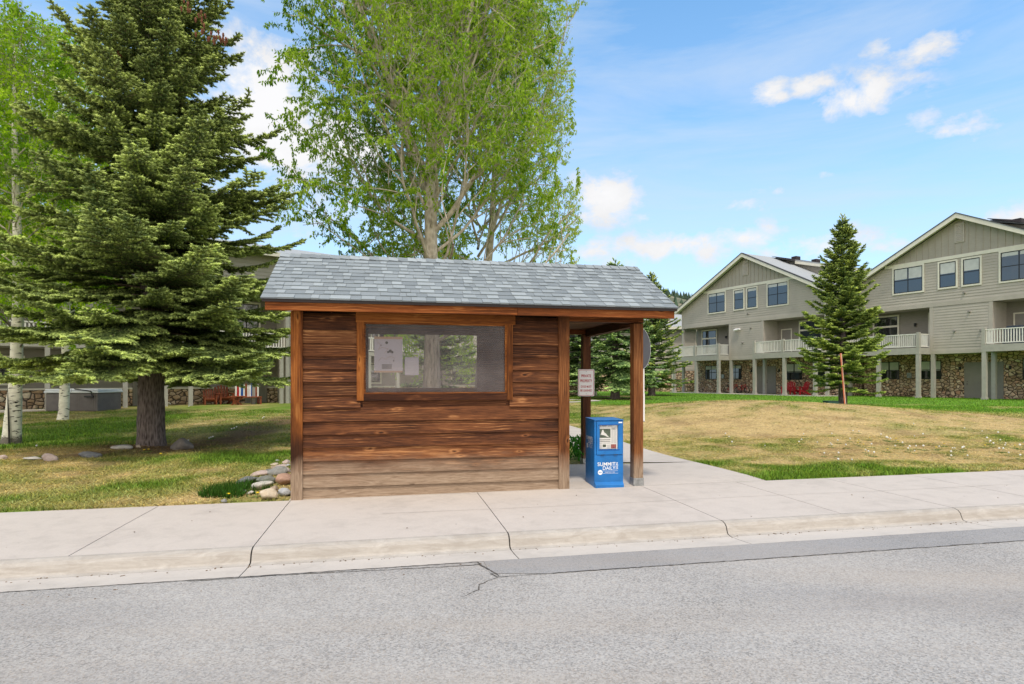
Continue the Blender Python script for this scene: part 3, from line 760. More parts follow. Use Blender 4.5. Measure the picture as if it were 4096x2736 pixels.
LEAFV = np.array([(0, 0, 0), (.38, .5, .10), (1, 0, -.04), (.38, -.5, .10), ], float)
LEAFF = np.array([(0, 1, 2), (0, 2, 3)], int)
def broadleaf(name, loc, label, trunk_pts, trunk_r, limbs, env, leaf_L, leaf_W, nleaf, mats, seed, group=None, droop=.9, c0=(.06,.13,.015), c1=(.30,.42,.06), lv1=(10, 14), lv2=(5, 7), lv3=(3, 5), sub=1.0):
    r_ = np.random.default_rng(seed)
    root = empty(name, loc, 0, label, 'tree', group)
    trunk_mesh('trunk', trunk_pts, trunk_r, mats[0], root, 14, .03, seed)
    segs = []; twigs = []
    def rot(d, ang):
        a = np.cross(d, r_.normal(size=3)); a /= np.linalg.norm(a)+1e-9
        v = d*math.cos(ang)+a*math.sin(ang); return v/np.linalg.norm(v)
    def grow(p, d, L, r, lv, up):
        n = max(3, int(L/.30)); st = L/n; p = np.array(p, float); d = np.array(d, float)
        nch = {0: r_.integers(*lv1), 1: r_.integers(*lv2), 2: r_.integers(*lv3), 3: 0}[lv]
        cpos = sorted(r_.uniform(.18 if lv == 0 else .12, 1, nch)); ci = 0
        for i in range(n):
            u_ = i/n; r0 = r*(1-u_*.85); r1 = r*(1-(i+1)/n*.85)
            d = d+r_.normal(0, .09 if lv < 2 else .16, 3)+np.array([0, 0, up]); d /= np.linalg.norm(d)
            q = p+d*st
            if not env(q):
                if lv == 0 and i > 1: return
                if lv > 0: return
            segs.append((*p, *q, max(r0, .0028), max(r1, .002)))
            if lv >= 2: twigs.append((*p, *q, u_ if lv == 2 else 1.0))
            elif lv == 1 and u_ > .35: twigs.append((*p, *q, .6))
            while ci < nch and cpos[ci] <= (i+1)/n:
                ci += 1
                if lv < 3:
                    ang = R(r_.uniform(28, 58)); L2 = L*r_.uniform(.32, .58)*(1.1-.5*u_) if lv < 2 else r_.uniform(.25, .65)
                    grow(q, rot(d, ang), max(L2, .25), max(r1*.55, .004), lv+1, up*.6 if lv < 1 else -.02)
            p = q
    for (p, d, L, r) in limbs:
        d = np.array(d, float); d /= np.linalg.norm(d); grow(p, d, L, r, 0, .035)
    T = np.array(twigs)
    Ln = np.linalg.norm(T[:, 3:6]-T[:, 0:3], axis=1)*(.25+T[:, 6])
    vx = np.floor(T[:, 0:3]/.8).astype(int); _, inv, cnt = np.unique(vx, axis=0, return_inverse=True, return_counts=True)
    inv = inv.ravel(); dsum = np.bincount(inv, weights=Ln); Ln = Ln/np.maximum(dsum[inv], .8)**.62; pr = Ln/Ln.sum()
    k = r_.choice(len(T), nleaf, p=pr); f = r_.random(nleaf)[:, None]
    P = T[k, 0:3]*(1-f)+T[k, 3:6]*f+r_.normal(0, .025, (nleaf, 3))
    D = r_.normal(0, 1, (nleaf, 3))*(1-droop*.45); D[:, 2] -= droop*1.3
    L = leaf_L*r_.uniform(.6, 1.2, nleaf)
    D_, S, Tt = frames(D, r_.uniform(0, 6.28, nleaf))
    V = P[:, None]+LEAFV[None, :, 0:1]*D_[:, None]*L[:, None, None]+LEAFV[None, :, 1:2]*S[:, None]*(leaf_W*L/leaf_L)[:, None, None]+LEAFV[None, :, 2:3]*Tt[:, None]*L[:, None, None]
    Fc = LEAFF[None]+(np.arange(nleaf)*4)[:, None, None]
    cl = fbm(P[:, 0]+loc[0]+P[:, 2]*.7, P[:, 1]+P[:, 2]*.5, .8, 3)
    e = np.clip(.5+(cl-.5)*1.4+r_.normal(0, .25, nleaf), 0, 1)
    col = np.array(c0)[None]*(1-e[:, None])+np.array(c1)[None]*e[:, None]
    np_mesh('leaves', V.reshape(-1, 3), Fc.reshape(-1, 3), M['leaf'], np.repeat(col[:, None], 4, 1).reshape(-1, 3), root)
    Vt, Ft = tubes(segs, 6)
    np_mesh('branches', Vt, Ft, mats[1], parent=root, smooth=True)
    return root
# ------------------------------------------------------------------ bus shelter
sh = empty('bus_shelter', (P0[0], P0[1], 0), A, 'small brown cedar bus shelter with grey shingle roof beside the sidewalk', 'bus shelter')
rw = random.Random(4)
def rc(): return (rw.uniform(.2, .8), rw.random(), rw.random())
def part(mb, name, mat, parent=sh, **k): return mb.build(name, mat, parent, **k)
ROW = .1765
def lap(mb, x0, x1, zlo, zhi, y, opening=None, sgn=-1, pitch=ROW, th=.030, segl=4.0):
    nrow = int(math.ceil((zhi-zlo)/pitch))
    for i in range(nrow):
        z0 = zlo+i*pitch; z1 = min(z0+pitch+.012, zhi)
        spans = [(x0, x1)]
        if opening and z1 > opening[2]+.02 and z0 < opening[3]-.02: spans = [(x0, opening[0]), (opening[1], x1)]
        for a, b_ in spans:
            c = rc(); j = rw.uniform(-.002, .002)
            yb = y+sgn*(th+j); yt = y+sgn*.004
            v = [(a, yb, z0+j), (b_, yb, z0+rw.uniform(-.002, .002)), (b_, y, z0), (a, y, z0), (a, yt, z1), (b_, yt, z1), (b_, y, z1), (a, y, z1)]
            mb.hexa(v, 0, c)
mb = MB(); lap(mb, .15, 3.69, -.02, 2.50, .055, (.90, 2.97, 1.36, 2.44)); part(mb, 'siding', M['siding_wood'])
mb = MB()      # studs / inner wall skin around the opening
mb.box(.15, .93, .056, .09, -.03, 2.5, 0, rc()); mb.box(2.92, 3.69, .056, .09, -.03, 2.5, 0, rc())
mb.box(.93, 2.92, .056, .09, -.03, 1.40, 0, rc()); mb.box(.93, 2.92, .056, .09, 2.40, 2.5, 0, rc())
mb.box(.02, .06, .15, 2.36, -.03, 2.45, 0, rc())
mb.box(3.72, 3.77, .15, .80, -.03, 2.45, 0, rc()); mb.box(3.72, 3.77, 1.75, 2.36, -.03, 2.45, 0, rc()); mb.box(3.72, 3.77, .80, 1.75, 2.1, 2.45, 0, rc())
mb.box(.15, .93, 2.36, 2.40, -.03, 2.5, 0, rc()); mb.box(2.83, 3.69, 2.36, 2.40, -.03, 2.5, 0, rc())
mb.box(.93, 2.83, 2.36, 2.40, -.03, 1.46, 0, rc()); mb.box(.93, 2.83, 2.36, 2.40, 2.40, 2.5, 0, rc())
part(mb, 'inner_wall', M['ply'])
mb = MB(); lap(mb, .15, 3.69, -.02, 2.50, 2.403, (.93, 2.83, 1.46, 2.40), sgn=1); part(mb, 'rear_siding', M['siding_wood'])
mb = MB()      # left gable siding
for i in range(14):
    z0 = i*ROW-.02; c = rc(); mb.hexa([(-.018, .15, z0), (.018, .15, z0), (.018, 2.30, z0), (-.018, 2.30, z0), (.0, .15, z0+ROW+.01), (.018, .15, z0+ROW+.01), (.018, 2.30, z0+ROW+.01), (.0, 2.30, z0+ROW+.01)], 0, c)
part(mb, 'side_siding', M['rafter_wood'])
def post(x, y, mat, zt=2.45, w=.15, zb=-.03):
    mb = MB(); mb.box(x, x+w, y, y+w, zb, zt, 0, rc()); return part(mb, 'post', mat, bevel=.006)
post(0, 0, M['post_l'], 2.52, .152); post(3.69, 0, M['post_m'], 2.52, .16)
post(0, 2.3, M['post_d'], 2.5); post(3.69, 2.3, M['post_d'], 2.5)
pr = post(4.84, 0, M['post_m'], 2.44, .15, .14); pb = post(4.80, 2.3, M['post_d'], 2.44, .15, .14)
for (x, y, par) in ((4.84, 0, pr), (4.80, 2.3, pb)):
    mb = MB(); q = .006
    mb.box(x-q, x+.15+q, y-q, y-.0005, .015, .145); mb.box(x-q, x-.0005, y, y+.15, .015, .145); mb.box(x+.1505, x+.15+q, y, y+.15, .015, .145); mb.box(x, x+.15, y+.1505, y+.15+q, .015, .145)
    mb.box(x+.02, x+.13, y+.02, y+.13, .0, .14)
    part(mb, 'post_base', M['galv'], par)
mb = MB(); mb.box(3.852, 5.00, .012, .142, 2.452, 2.62, 0, rc()); part(mb, 'beam', M['fascia_wood'], bevel=.004)
mb = MB(); mb.box(3.852, 5.00, 2.312, 2.442, 2.445, 2.62, 0, rc()); part(mb, 'beam', M['fascia_wood'], bevel=.004)
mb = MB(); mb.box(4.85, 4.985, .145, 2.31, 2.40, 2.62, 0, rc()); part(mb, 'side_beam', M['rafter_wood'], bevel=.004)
mb = MB(); mb.box(3.775, 3.85, .16, 2.30, 2.40, 2.62, 0, rc()); part(mb, 'side_beam', M['rafter_wood'])
# window surround
win = MB(); win.box(.852, .945, .012, .054, 1.318, 2.43, 0, rc()); wf = part(win, 'window_trim', M['trimz'], bevel=.003)
win = MB(); win.box(2.925, 3.012, .012, .054, 1.318, 2.43, 0, rc()); part(win, 'window_trim', M['trimz'], bevel=.003)
win = MB(); win.box(.84, 3.05, .006, .054, 2.387, 2.52, 0, (.75, .3, .1)); part(win, 'window_trim', M['trim_wood'], bevel=.003)
win = MB(); win.box(.946, 2.924, .010, .054, 1.318, 1.412, 0, (.25, .1, .5)); part(win, 'window_trim', M['ply'], bevel=.003)
win = MB()
for b_ in ((.9455, .968, .020, .054, 1.4125, 2.386), (2.902, 2.9245, .020, .054, 1.4125, 2.386), (.969, 2.901, .026, .054, 1.4125, 1.430), (.969, 2.901, .026, .054, 2.368, 2.386)): win.box(*b_, 0, rc())
wf = part(win, 'window_frame', M['trim_wood'])
m, nt, b = newmat('scratched_acrylic'); N = NT(nt)
b.inputs['Base Color'].default_value = (.42, .37, .37, 1); b.inputs['Roughness'].default_value = .35
tr = N.n('ShaderNodeBsdfTransparent'); tr.inputs[0].default_value = (.90, .91, .90, 1)
rf = N.n('ShaderNodeBsdfRefraction'); rf.inputs['IOR'].default_value = 1.01; rf.inputs['Roughness'].default_value = .05
mx0 = N.n('ShaderNodeMixShader'); mx0.inputs[0].default_value = .6; N.l(tr.outputs[0], mx0.inputs[1]); N.l(rf.outputs[0], mx0.inputs[2])
mx = N.n('ShaderNodeMixShader'); v = N.coord()
haze = N.ramp(N.noise(v, 1.6, 4, .6), [(.3, .10), (.7, .27)])
N.l(haze, mx.inputs[0]); N.l(mx0.outputs[0], mx.inputs[1]); N.l(b.outputs[0], mx.inputs[2]); N.l(mx.outputs[0], nt.nodes['Material Output'].inputs[0])
M['acrylic'] = m
mb = MB(); mb.quad((.966, .050, 1.428), (2.904, .050, 1.428), (2.904, .050, 2.370), (.966, .050, 2.370)); part(mb, 'window_pane', M['acrylic'], wf)
# roof
ER = (-.31, 2.645); RG = (1.20, 3.49); sl_ = math.hypot(RG[0]-ER[0], RG[1]-ER[1]); sd = ((RG[0]-ER[0])/sl_, (RG[1]-ER[1])/sl_)
mb = MB()
for sg in (1, -1):
    f = lambda t: t if sg == 1 else 2.4-t
    a = [(ER[0]+.01, ER[1]-.035), (RG[0], RG[1]-.04), (RG[0], RG[1]-.012), (ER[0]+.01, ER[1]-.010)]
    v = [(-.29, f(t), z) for t, z in a]+[(5.37, f(t), z) for t, z in a]
    mb._add(v, [(0,1,2,3),(7,6,5,4),(0,4,5,1),(1,5,6,2),(2,6,7,3),(3,7,4,0)], 0, rc())
part(mb, 'roof_deck', M['rafter_wood'])
mb = MB(); rs = random.Random(12); nrow = 12; ex = sl_/nrow
for sg in (1, -1):
    for r_ in range(nrow):
        x = -.315-rs.uniform(0, .004)
        up = rs.random() < .5
        while x < 5.39:
            w = rs.choice([.09, .11, .13, .15, .18, .20, .24])*rs.uniform(.9, 1.1); x1 = min(x+w, 5.395)
            a0 = r_*ex-(.010 if r_ == 0 else 0)+rs.uniform(-.002, .002); a1 = (r_+1)*ex+.03
            th = .013+(.007 if up else 0)+rs.uniform(-.001, .001)
            c = rs.uniform(.30, .50) if not up else rs.uniform(.42, .70)
            def pt(aa, h, xx):
                t = ER[0]+sd[0]*aa-sd[1]*h; z = ER[1]+sd[1]*aa+sd[0]*h
                return (xx, t if sg == 1 else 2.4-t, z)
            v = [pt(a0, -.005, x+.0015), pt(a0, -.005, x1-.0015), pt(a1, -.008, x1-.0015), pt(a1, -.008, x+.0015), pt(a0, th, x+.0015), pt(a0, th, x1-.0015), pt(a1, .002, x1-.0015), pt(a1, .002, x+.0015)]
            mb.hexa(v, 0, (c, c, c)); x = x1; up = not up
x = -.32
while x < 5.39:      # ridge caps
    x1 = min(x+.145, 5.40); c = rs.uniform(.3, .75); hh = .022
    z_ = RG[1]+.004
    for sg in (1, -1):
        a = (1.2, z_+hh-.002); e = (1.2-sg*.13, z_+hh-.13*sd[1]/sd[0]-.006)
        mb.quad((x, a[0], a[1]+.008), (x1, a[0], a[1]), (x1, e[0], e[1]), (x, e[0], e[1]+.008), 0, (c, c, c))
    x = x1
part(mb, 'shingles', M['shingle'])
mb = MB()
mb.box(-.27, 3.02, -.275, -.235, 2.495, 2.612, 0, (.5, .3, .1)); mb.box(3.022, 5.353, -.275, -.235, 2.493, 2.612, 0, (.6, .7, .1)); part(mb, 'fascia', M['fascia_wood'], bevel=.004)
mb = MB(); mb.box(-.27, 5.353, 2.635, 2.675, 2.495, 2.612, 0, rc()); part(mb, 'fascia', M['fascia_wood'])
mb = MB(); mb.box(-.305, 5.385, -.302, -.276, 2.600, 2.640); mb.box(-.305, 5.385, 2.676, 2.702, 2.600, 2.640); part(mb, 'drip_edge', M['drip'])
for x in (-.27, 5.315):
    for sg in (1, -1):
        mb = MB()
        f = lambda t: t if sg == 1 else 2.4-t
        a = [(-.234, 2.52), (1.2, 3.33), (1.2, 3.445), (-.234, 2.61)]
        v = [(x, f(t), z) for t, z in a]+[(x+.038, f(t), z) for t, z in a]
        mb._add(v, [(0,1,2,3),(7,6,5,4),(0,4,5,1),(1,5,6,2),(2,6,7,3),(3,7,4,0)], 0, rc())
        part(mb, 'bargeboard', M['rafter_wood'])
for x in (.02, 4.87):
    mb = MB()
    v = [(x, .0, 2.46), (x, 2.4, 2.46), (x, 1.2, 3.40), (x+.05, .0, 2.46), (x+.05, 2.4, 2.46), (x+.05, 1.2, 3.40)]
    mb._add(v, [(0,1,2),(5,4,3),(0,3,4,1),(1,4,5,2),(2,5,3,0)], 0, rc())
    part(mb, 'gable_end', M['rafter_wood'])
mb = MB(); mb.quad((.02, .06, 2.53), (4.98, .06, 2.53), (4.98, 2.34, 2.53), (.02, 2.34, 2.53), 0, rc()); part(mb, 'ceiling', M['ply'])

# ------------------------------------------------------------------ lettering
def flat(name, col, rough=.5): return simple(name, col, rough, .04, 20)
def text(s, w, h, mat, parent, o, xd, ud, name='lettering', bold=.0, ext=.0004):
    cu = bpy.data.curves.new('t', 'FONT'); cu.body = s; cu.offset = bold; cu.extrude = 0
    ob = bpy.data.objects.new('t', cu); C.objects.link(ob)
    dg = bpy.context.evaluated_depsgraph_get(); me = bpy.data.meshes.new_from_object(ob.evaluated_get(dg))
    bpy.data.objects.remove(ob); me.name = name
    co = np.zeros(len(me.vertices)*3); me.vertices.foreach_get('co', co); co = co.reshape(-1, 3)
    mn = co.min(0); mxx = co.max(0)
    x = (co[:, 0]-mn[0])/(mxx[0]-mn[0])*w; y = (co[:, 1]-mn[1])/(mxx[1]-mn[1])*h
    xd = Vector(xd); ud = Vector(ud); nn = xd.cross(ud)
    V = np.array(o)[None]+x[:, None]*np.array(xd)+y[:, None]*np.array(ud)
    me.vertices.foreach_set('co', V.ravel()); me.update()
    return link(name, me, mat, parent)

# ------------------------------------------------------------------ newspaper box
M['blue'] = simple('blue_box_paint', (.010, .145, .43), .38, .22, 4, spec=.4)
M['blue_d'] = simple('dark_blue_box_paint', (.008, .085, .33), .32, .1, 5)
M['white_ink'] = flat('white_lettering', (.80, .82, .85)); M['ink'] = flat('newspaper_ink', (.03, .03, .03)); M['greyink'] = flat('newspaper_columns', (.42, .42, .41))
M['paper'] = flat('newsprint', (.66, .65, .61), .8); M['red'] = flat('sign_red', (.50, .015, .025)); M['sign_white'] = simple('sign_white', (.86, .85, .84), .4, .03, 6)
nb_ = empty('newspaper_box', (*W(4.45, .0), .022), A-R(2), 'blue free newspaper box standing under the open end of the shelter', 'newspaper box')
mb = MB(); w = .22
mb.box(-w, w, .022, .46, .0, .985); mb.box(-w, w, .0, .022, .0, .478)
mb.box(-w, -w+.03, .0, .022, .478, .985); mb.box(w-.012, w, .0, .022, .478, .985); mb.box(-w+.03, w-.012, .0, .022, .975, .985)
part(mb, 'body', M['blue'], nb_, bevel=.004)
mb = MB(); mb.hexa([(-w-.004, -.012, .985), (w+.004, -.012, .985), (w+.004, .465, .992), (-w-.004, .465, .992), (-w-.004, -.012, .995), (w+.004, -.012, .995), (w+.004, .465, 1.006), (-w-.004, .465, 1.006)]); part(mb, 'lid', M['blue'], nb_, bevel=.003)
mb = MB(); mb.hexa([(-w+.004, -.048, .0), (w-.004, -.048, .0), (w-.004, -.001, .0), (-w+.004, -.001, .0), (-w+.004, -.048, .045), (w-.004, -.048, .045), (w-.004, -.001, .085), (-w+.004, -.001, .085)]); part(mb, 'kick_plate', M['blue'], nb_, bevel=.004)
mb = MB(); x0, x1, z0, z1 = -w+.076, w-.078, .560, .915
X0, X1, Z0, Z1 = -w+.033, w-.015, .484, .970
mb.box(X0, x0, -.010, .020, Z0, Z1); mb.box(x1, X1, -.010, .020, Z0, Z1); mb.box(x0, x1, -.010, .020, Z0, z0); mb.box(x0, x1, -.010, .020, z1, Z1)
door = part(mb, 'door', M['blue'], nb_)
mb = MB(); mb.box(x0-.02, x1+.02, -.0135, -.0105, z1, z1+.012); part(mb, 'window_bezel', M['blue_d'], door); mb = MB(); mb.box(x0-.02, x1+.02, -.0135, -.0105, z0-.014, z0); part(mb, 'window_bezel', M['blue_d'], door)
m, nt, b = newmat('clear_acrylic'); N = NT(nt); tr = N.n('ShaderNodeBsdfTransparent'); g_ = N.n('ShaderNodeBsdfGlossy'); g_.inputs['Roughness'].default_value = .08
mx = N.n('ShaderNodeMixShader'); mx.inputs[0].default_value = .07; N.l(tr.outputs[0], mx.inputs[1]); N.l(g_.outputs[0], mx.inputs[2]); N.l(mx.outputs[0], nt.nodes['Material Output'].inputs[0]); M['clear'] = m
mb = MB(); mb.quad((x0, -.002, z0), (x1, -.002, z0), (x1, -.002, z1), (x0, -.002, z1)); part(mb, 'window_pane', M['clear'], door)
for hx in (-.10, .10):
    mb = MB(); mb.tube((hx-.03, -.012, .480), (hx+.03, -.012, .480), .005); part(mb, 'hinge', M['black'], nb_)
mb = MB(); mb.box(w-.075, w-.020, -.0125, -.0104, .944, .962); part(mb, 'sticker', M['white_ink'], door)
def logo(parent, o, xd, yoff):
    o = Vector(o); xd = Vector(xd); ud = Vector((0, 0, 1))
    P = lambda x, z: tuple(o+xd*x+ud*z)
    text('SUMMIT', .272, .054, M['white_ink'], parent, P(0, .061), xd, ud, 'logo_lettering', .006)
    text('DAILY', .192, .052, M['white_ink'], parent, P(.080, .004), xd, ud, 'logo_lettering', .006)
    text('NEWS', .100, .028, M['white_ink'], parent, P(.283, .108), tuple(-ud), tuple(xd), 'logo_lettering', .01)
    text('SUMMITDAILY.COM', .150, .010, M['white_ink'], parent, P(.110, -.037), xd, ud, 'logo_lettering', .015)
    nn = xd.cross(ud)*.0
    mb = MB()
    for z in (-.014, -.050): mb.quad(P(.075, z), P(.312, z), P(.312, z+.003), P(.075, z+.003))
    mb.quad(P(.277, .0), P(.2795, .0), P(.2795, .115), P(.277, .115))
    part(mb, 'logo_rule', M['white_ink'], parent)
    mb = MB(); mb.poly([P(.040+.036*math.cos(a), -.032+.036*math.sin(a)) for a in np.linspace(0, 2*math.pi, 28)[:-1]]); c_ = part(mb, 'logo_badge', M['white_ink'], parent)
    off = xd.cross(ud)*.0008
    text('FREE', .046, .018, M['blue_d'], c_, tuple(o+xd*.017+ud*(-.041)+off), xd, ud, 'badge_lettering', .01)
logo(nb_, (-w+.048, -.0012, .255), (1, 0, 0), 0)
logo(nb_, (-w-.0015, .40, .62), (0, -1, 0), 0)
pp = empty('newspaper', (*W(4.45, .0), .022), A-R(2), 'newspaper front page displayed in the window of the blue box', 'newspaper')
mb = MB(); mb.box(-w+.055, w-.085, .012, .018, .545, .925); pg = part(mb, 'page', M['paper'], pp)
Y = .0112
text('SUMMIT DAILY', .215, .020, M['ink'], pp, (-w+.082, Y, .893), (1, 0, 0), (0, 0, 1), 'masthead', .01)
M['photo_green'] = simple('newspaper_photo', (.06, .085, .05), .6, .5, 14); M['photo_red'] = simple('newspaper_advert', (.26, .06, .05), .6, .6, 60)
mb = MB(); q = lambda a, b2, c, d, y=Y: globals()['mb'].quad((-w+a, y, c), (-w+b2, y, c), (-w+b2, y, d), (-w+a, y, d))
q(.083, .248, .728, .860); part(mb, 'photo', M['photo_green'], pp); mb = MB(); q(.13, .18, .592, .63); part(mb, 'photo', M['photo_green'], pp)
mb = MB(); mb.poly([(-w+a, Y-.0005, c) for a, c in ((.095, .775), (.12, .77), (.155, .765), (.20, .742), (.235, .735), (.21, .752), (.18, .79), (.155, .805), (.135, .85), (.12, .84), (.108, .80))]); part(mb, 'photo', M['paper'], pp)
mb = MB(); q(.255, .335, .572, .632); part(mb, 'advert', M['photo_red'], pp)
mb = MB(); q(.085, .245, .695, .703); part(mb, 'headline', M['ink'], pp); mb = MB(); q(.085, .245, .672, .680); part(mb, 'headline', M['ink'], pp); mb = MB(); q(.26, .33, .868, .873); q(.265, .325, .858, .862); q(.26, .33, .846, .850); q(.255, .335, .839, .8405); q(.08, .34, .560, .567); part(mb, 'headline', M['ink'], pp)
mb = MB()
for i in range(15): q(.262, .295, .648+i*.0125, .654+i*.0125); q(.302, .334, .648+i*.0125, .654+i*.0125)
for i in range(2): q(.085, .132, .642+i*.011, .648+i*.011); q(.14, .188, .642+i*.011, .648+i*.011); q(.195, .245, .642+i*.011, .648+i*.011)
for i in range(5): q(.195, .245, .575+i*.011, .581+i*.011); q(.085, .122, .575+i*.011, .581+i*.011)
part(mb, 'column', M['greyink'], pp)

# ------------------------------------------------------------------ signs
sg_ = empty('private_property_sign', (*W(4.853, 2.285), 1.55), A, 'white sign with red border reading private property dogs must be leashed', 'sign')
def rrect(w, h, r, n=6):
    p = []
    for cx, cz, a0 in ((w-r, h-r, 0), (-w+r, h-r, 90), (-w+r, -h+r, 180), (w-r, -h+r, 270)):
        for i in range(n+1): a = R(a0+90*i/n); p.append((cx+r*math.cos(a), cz+r*math.sin(a)))
    return p
mb = MB(); mb.prism(rrect(.157, .248, .022), -.002, .002); part(mb, 'plate', M['sign_white'], sg_)
mb = MB(); a = rrect(.146, .237, .020); b2 = rrect(.139, .230, .015)
for i in range(len(a)): j = (i+1) % len(a); mb.quad((a[i][0], -.0032, a[i][1]), (b2[i][0], -.0032, b2[i][1]), (b2[j][0], -.0032, b2[j][1]), (a[j][0], -.0032, a[j][1]))
part(mb, 'border', M['red'], sg_)
for s_, wd, hh, x, z in (('PRIVATE', .186, .052, -.093, .100), ('PROPERTY', .228, .052, -.114, .009), ('DOGS MUST', .206, .040, -.103, -.092), ('BE LEASHED', .222, .040, -.111, -.163)):
    text(s_, wd, hh, M['red'], sg_, (x, -.0032, z), (1, 0, 0), (0, 0, 1), 'lettering', .020)
for z in (.205, -.205):
    mb = MB(); mb.tube((0, -.006, z), (0, .02, z), .006, n=8); part(mb, 'bolt', M['galv'], sg_)
M['sign_back'] = simple('grey_sign_back', (.115, .105, .11), .55, .12, 6)
br = empty('bus_stop_sign', (*W(5.146, .47), 2.09), A+R(38), 'round bus stop sign seen from its dark grey back behind the front post', 'sign')
mb = MB(); mb.tube((0, -.002, 0), (0, .002, 0), .325, n=48); part(mb, 'disc', M['sign_back'], br)
mb = MB(); mb.ring((0, 0, 0), .325, .004, 'y', 48); part(mb, 'rim', M['sign_white'], br)
mb = MB(); mb.box(-.30, .02, -.030, -.004, -.03, .03); part(mb, 'bracket', M['galv'], br)
th_ = empty('timetable_holder', (*W(5.035, .12), 0), A+R(74), 'narrow white timetable case seen edge on beside the front post', 'timetable case')
mb = MB(); mb.box(-.07, .07, -.014, .014, 1.40, 1.765); mb.box(-.075, .075, -.018, .018, .985, 1.398); part(mb, 'case', M['sign_white'], th_, bevel=.003)
mb = MB(); mb.box(-.078, .078, -.021, .021, .975, .984); part(mb, 'end_cap', M['galv'], th_)
M['poster'] = flat('poster_paper', (.30, .28, .31), .8); M['poster_tan'] = flat('poster_tan', (.30, .19, .12), .8); M['poster_line'] = flat('poster_line', (.22, .13, .12), .8)
ps = empty('route_poster', (P0[0], P0[1], 0), A, 'large grey route map poster with brown edge hanging inside the shelter window', 'poster')
mb = MB(); mb.box(1.082, 1.467, .078, .080, 1.703, 2.198); part(mb, 'sheet', M['poster'], ps)
mb = MB(); mb.box(1.082, 1.467, .0765, .0775, 1.703, 1.728); part(mb, 'edge_band', M['poster_tan'], ps); mb = MB(); mb.box(1.082, 1.467, .0765, .0775, 2.165, 2.198); part(mb, 'edge_band', M['poster_tan'], ps)
mb = MB(); rr = random.Random(8)
def line(pts, wd=.004):
    mb = globals()['mb']
    for a, b2 in zip(pts[:-1], pts[1:]):
        d = Vector((b2[0]-a[0], b2[1]-a[1])); d.normalize(); n_ = Vector((-d.y, d.x))*wd/2
        mb.quad((a[0]-n_.x, .0768, a[1]-n_.y), (b2[0]-n_.x, .0768, b2[1]-n_.y), (b2[0]+n_.x, .0768, b2[1]+n_.y), (a[0]+n_.x, .0768, a[1]+n_.y))
line([(1.12, 2.13), (1.17, 2.08), (1.14, 2.02), (1.19, 2.05), (1.27, 2.03), (1.22, 1.97)]); part(mb, 'route_line', M['poster_line'], ps); mb = MB(); line([(1.14, 1.86), (1.18, 1.91), (1.24, 1.885), (1.29, 1.93), (1.35, 1.91), (1.35, 1.86)])
part(mb, 'route_line', M['poster_line'], ps)
for (cx, cz, r_) in ((1.25, 2.115, .020), (1.27, 1.985, .016), (1.30, 2.0, .022), (1.325, 1.985, .018), (1.345, 1.865, .010), (1.175, 2.08, .008)): mb = MB(); mb.poly([(cx+r_*math.cos(a), .0766, cz+r_*math.sin(a)) for a in np.linspace(0, 6.283, 14)[:-1]]); part(mb, 'map_mark', M['ink'], ps)
mb = MB()
for i in range(5): mb.quad((1.185, .0766, 1.752+i*.014), (1.32, .0766, 1.752+i*.014), (1.32, .0766, 1.761+i*.014), (1.185, .0766, 1.761+i*.014))
part(mb, 'map_legend', M['ink'], ps)
nt_ = empty('paper_notice', (P0[0], P0[1], 0), A, 'small pale printed notice hanging beside the poster inside the window', 'notice')
mb = MB(); mb.box(1.498, 1.689, .078, .080, 1.667, 1.916); part(mb, 'sheet', M['poster'], nt_)
mb = MB()
for i in range(8): mb.quad((1.52, .0765, 1.70+i*.022), (1.665-.03*(i % 3), .0765, 1.70+i*.022), (1.665-.03*(i % 3), .0765, 1.703+i*.022), (1.52, .0765, 1.703+i*.022))
part(mb, 'printed_lines', M['greyink'], nt_)

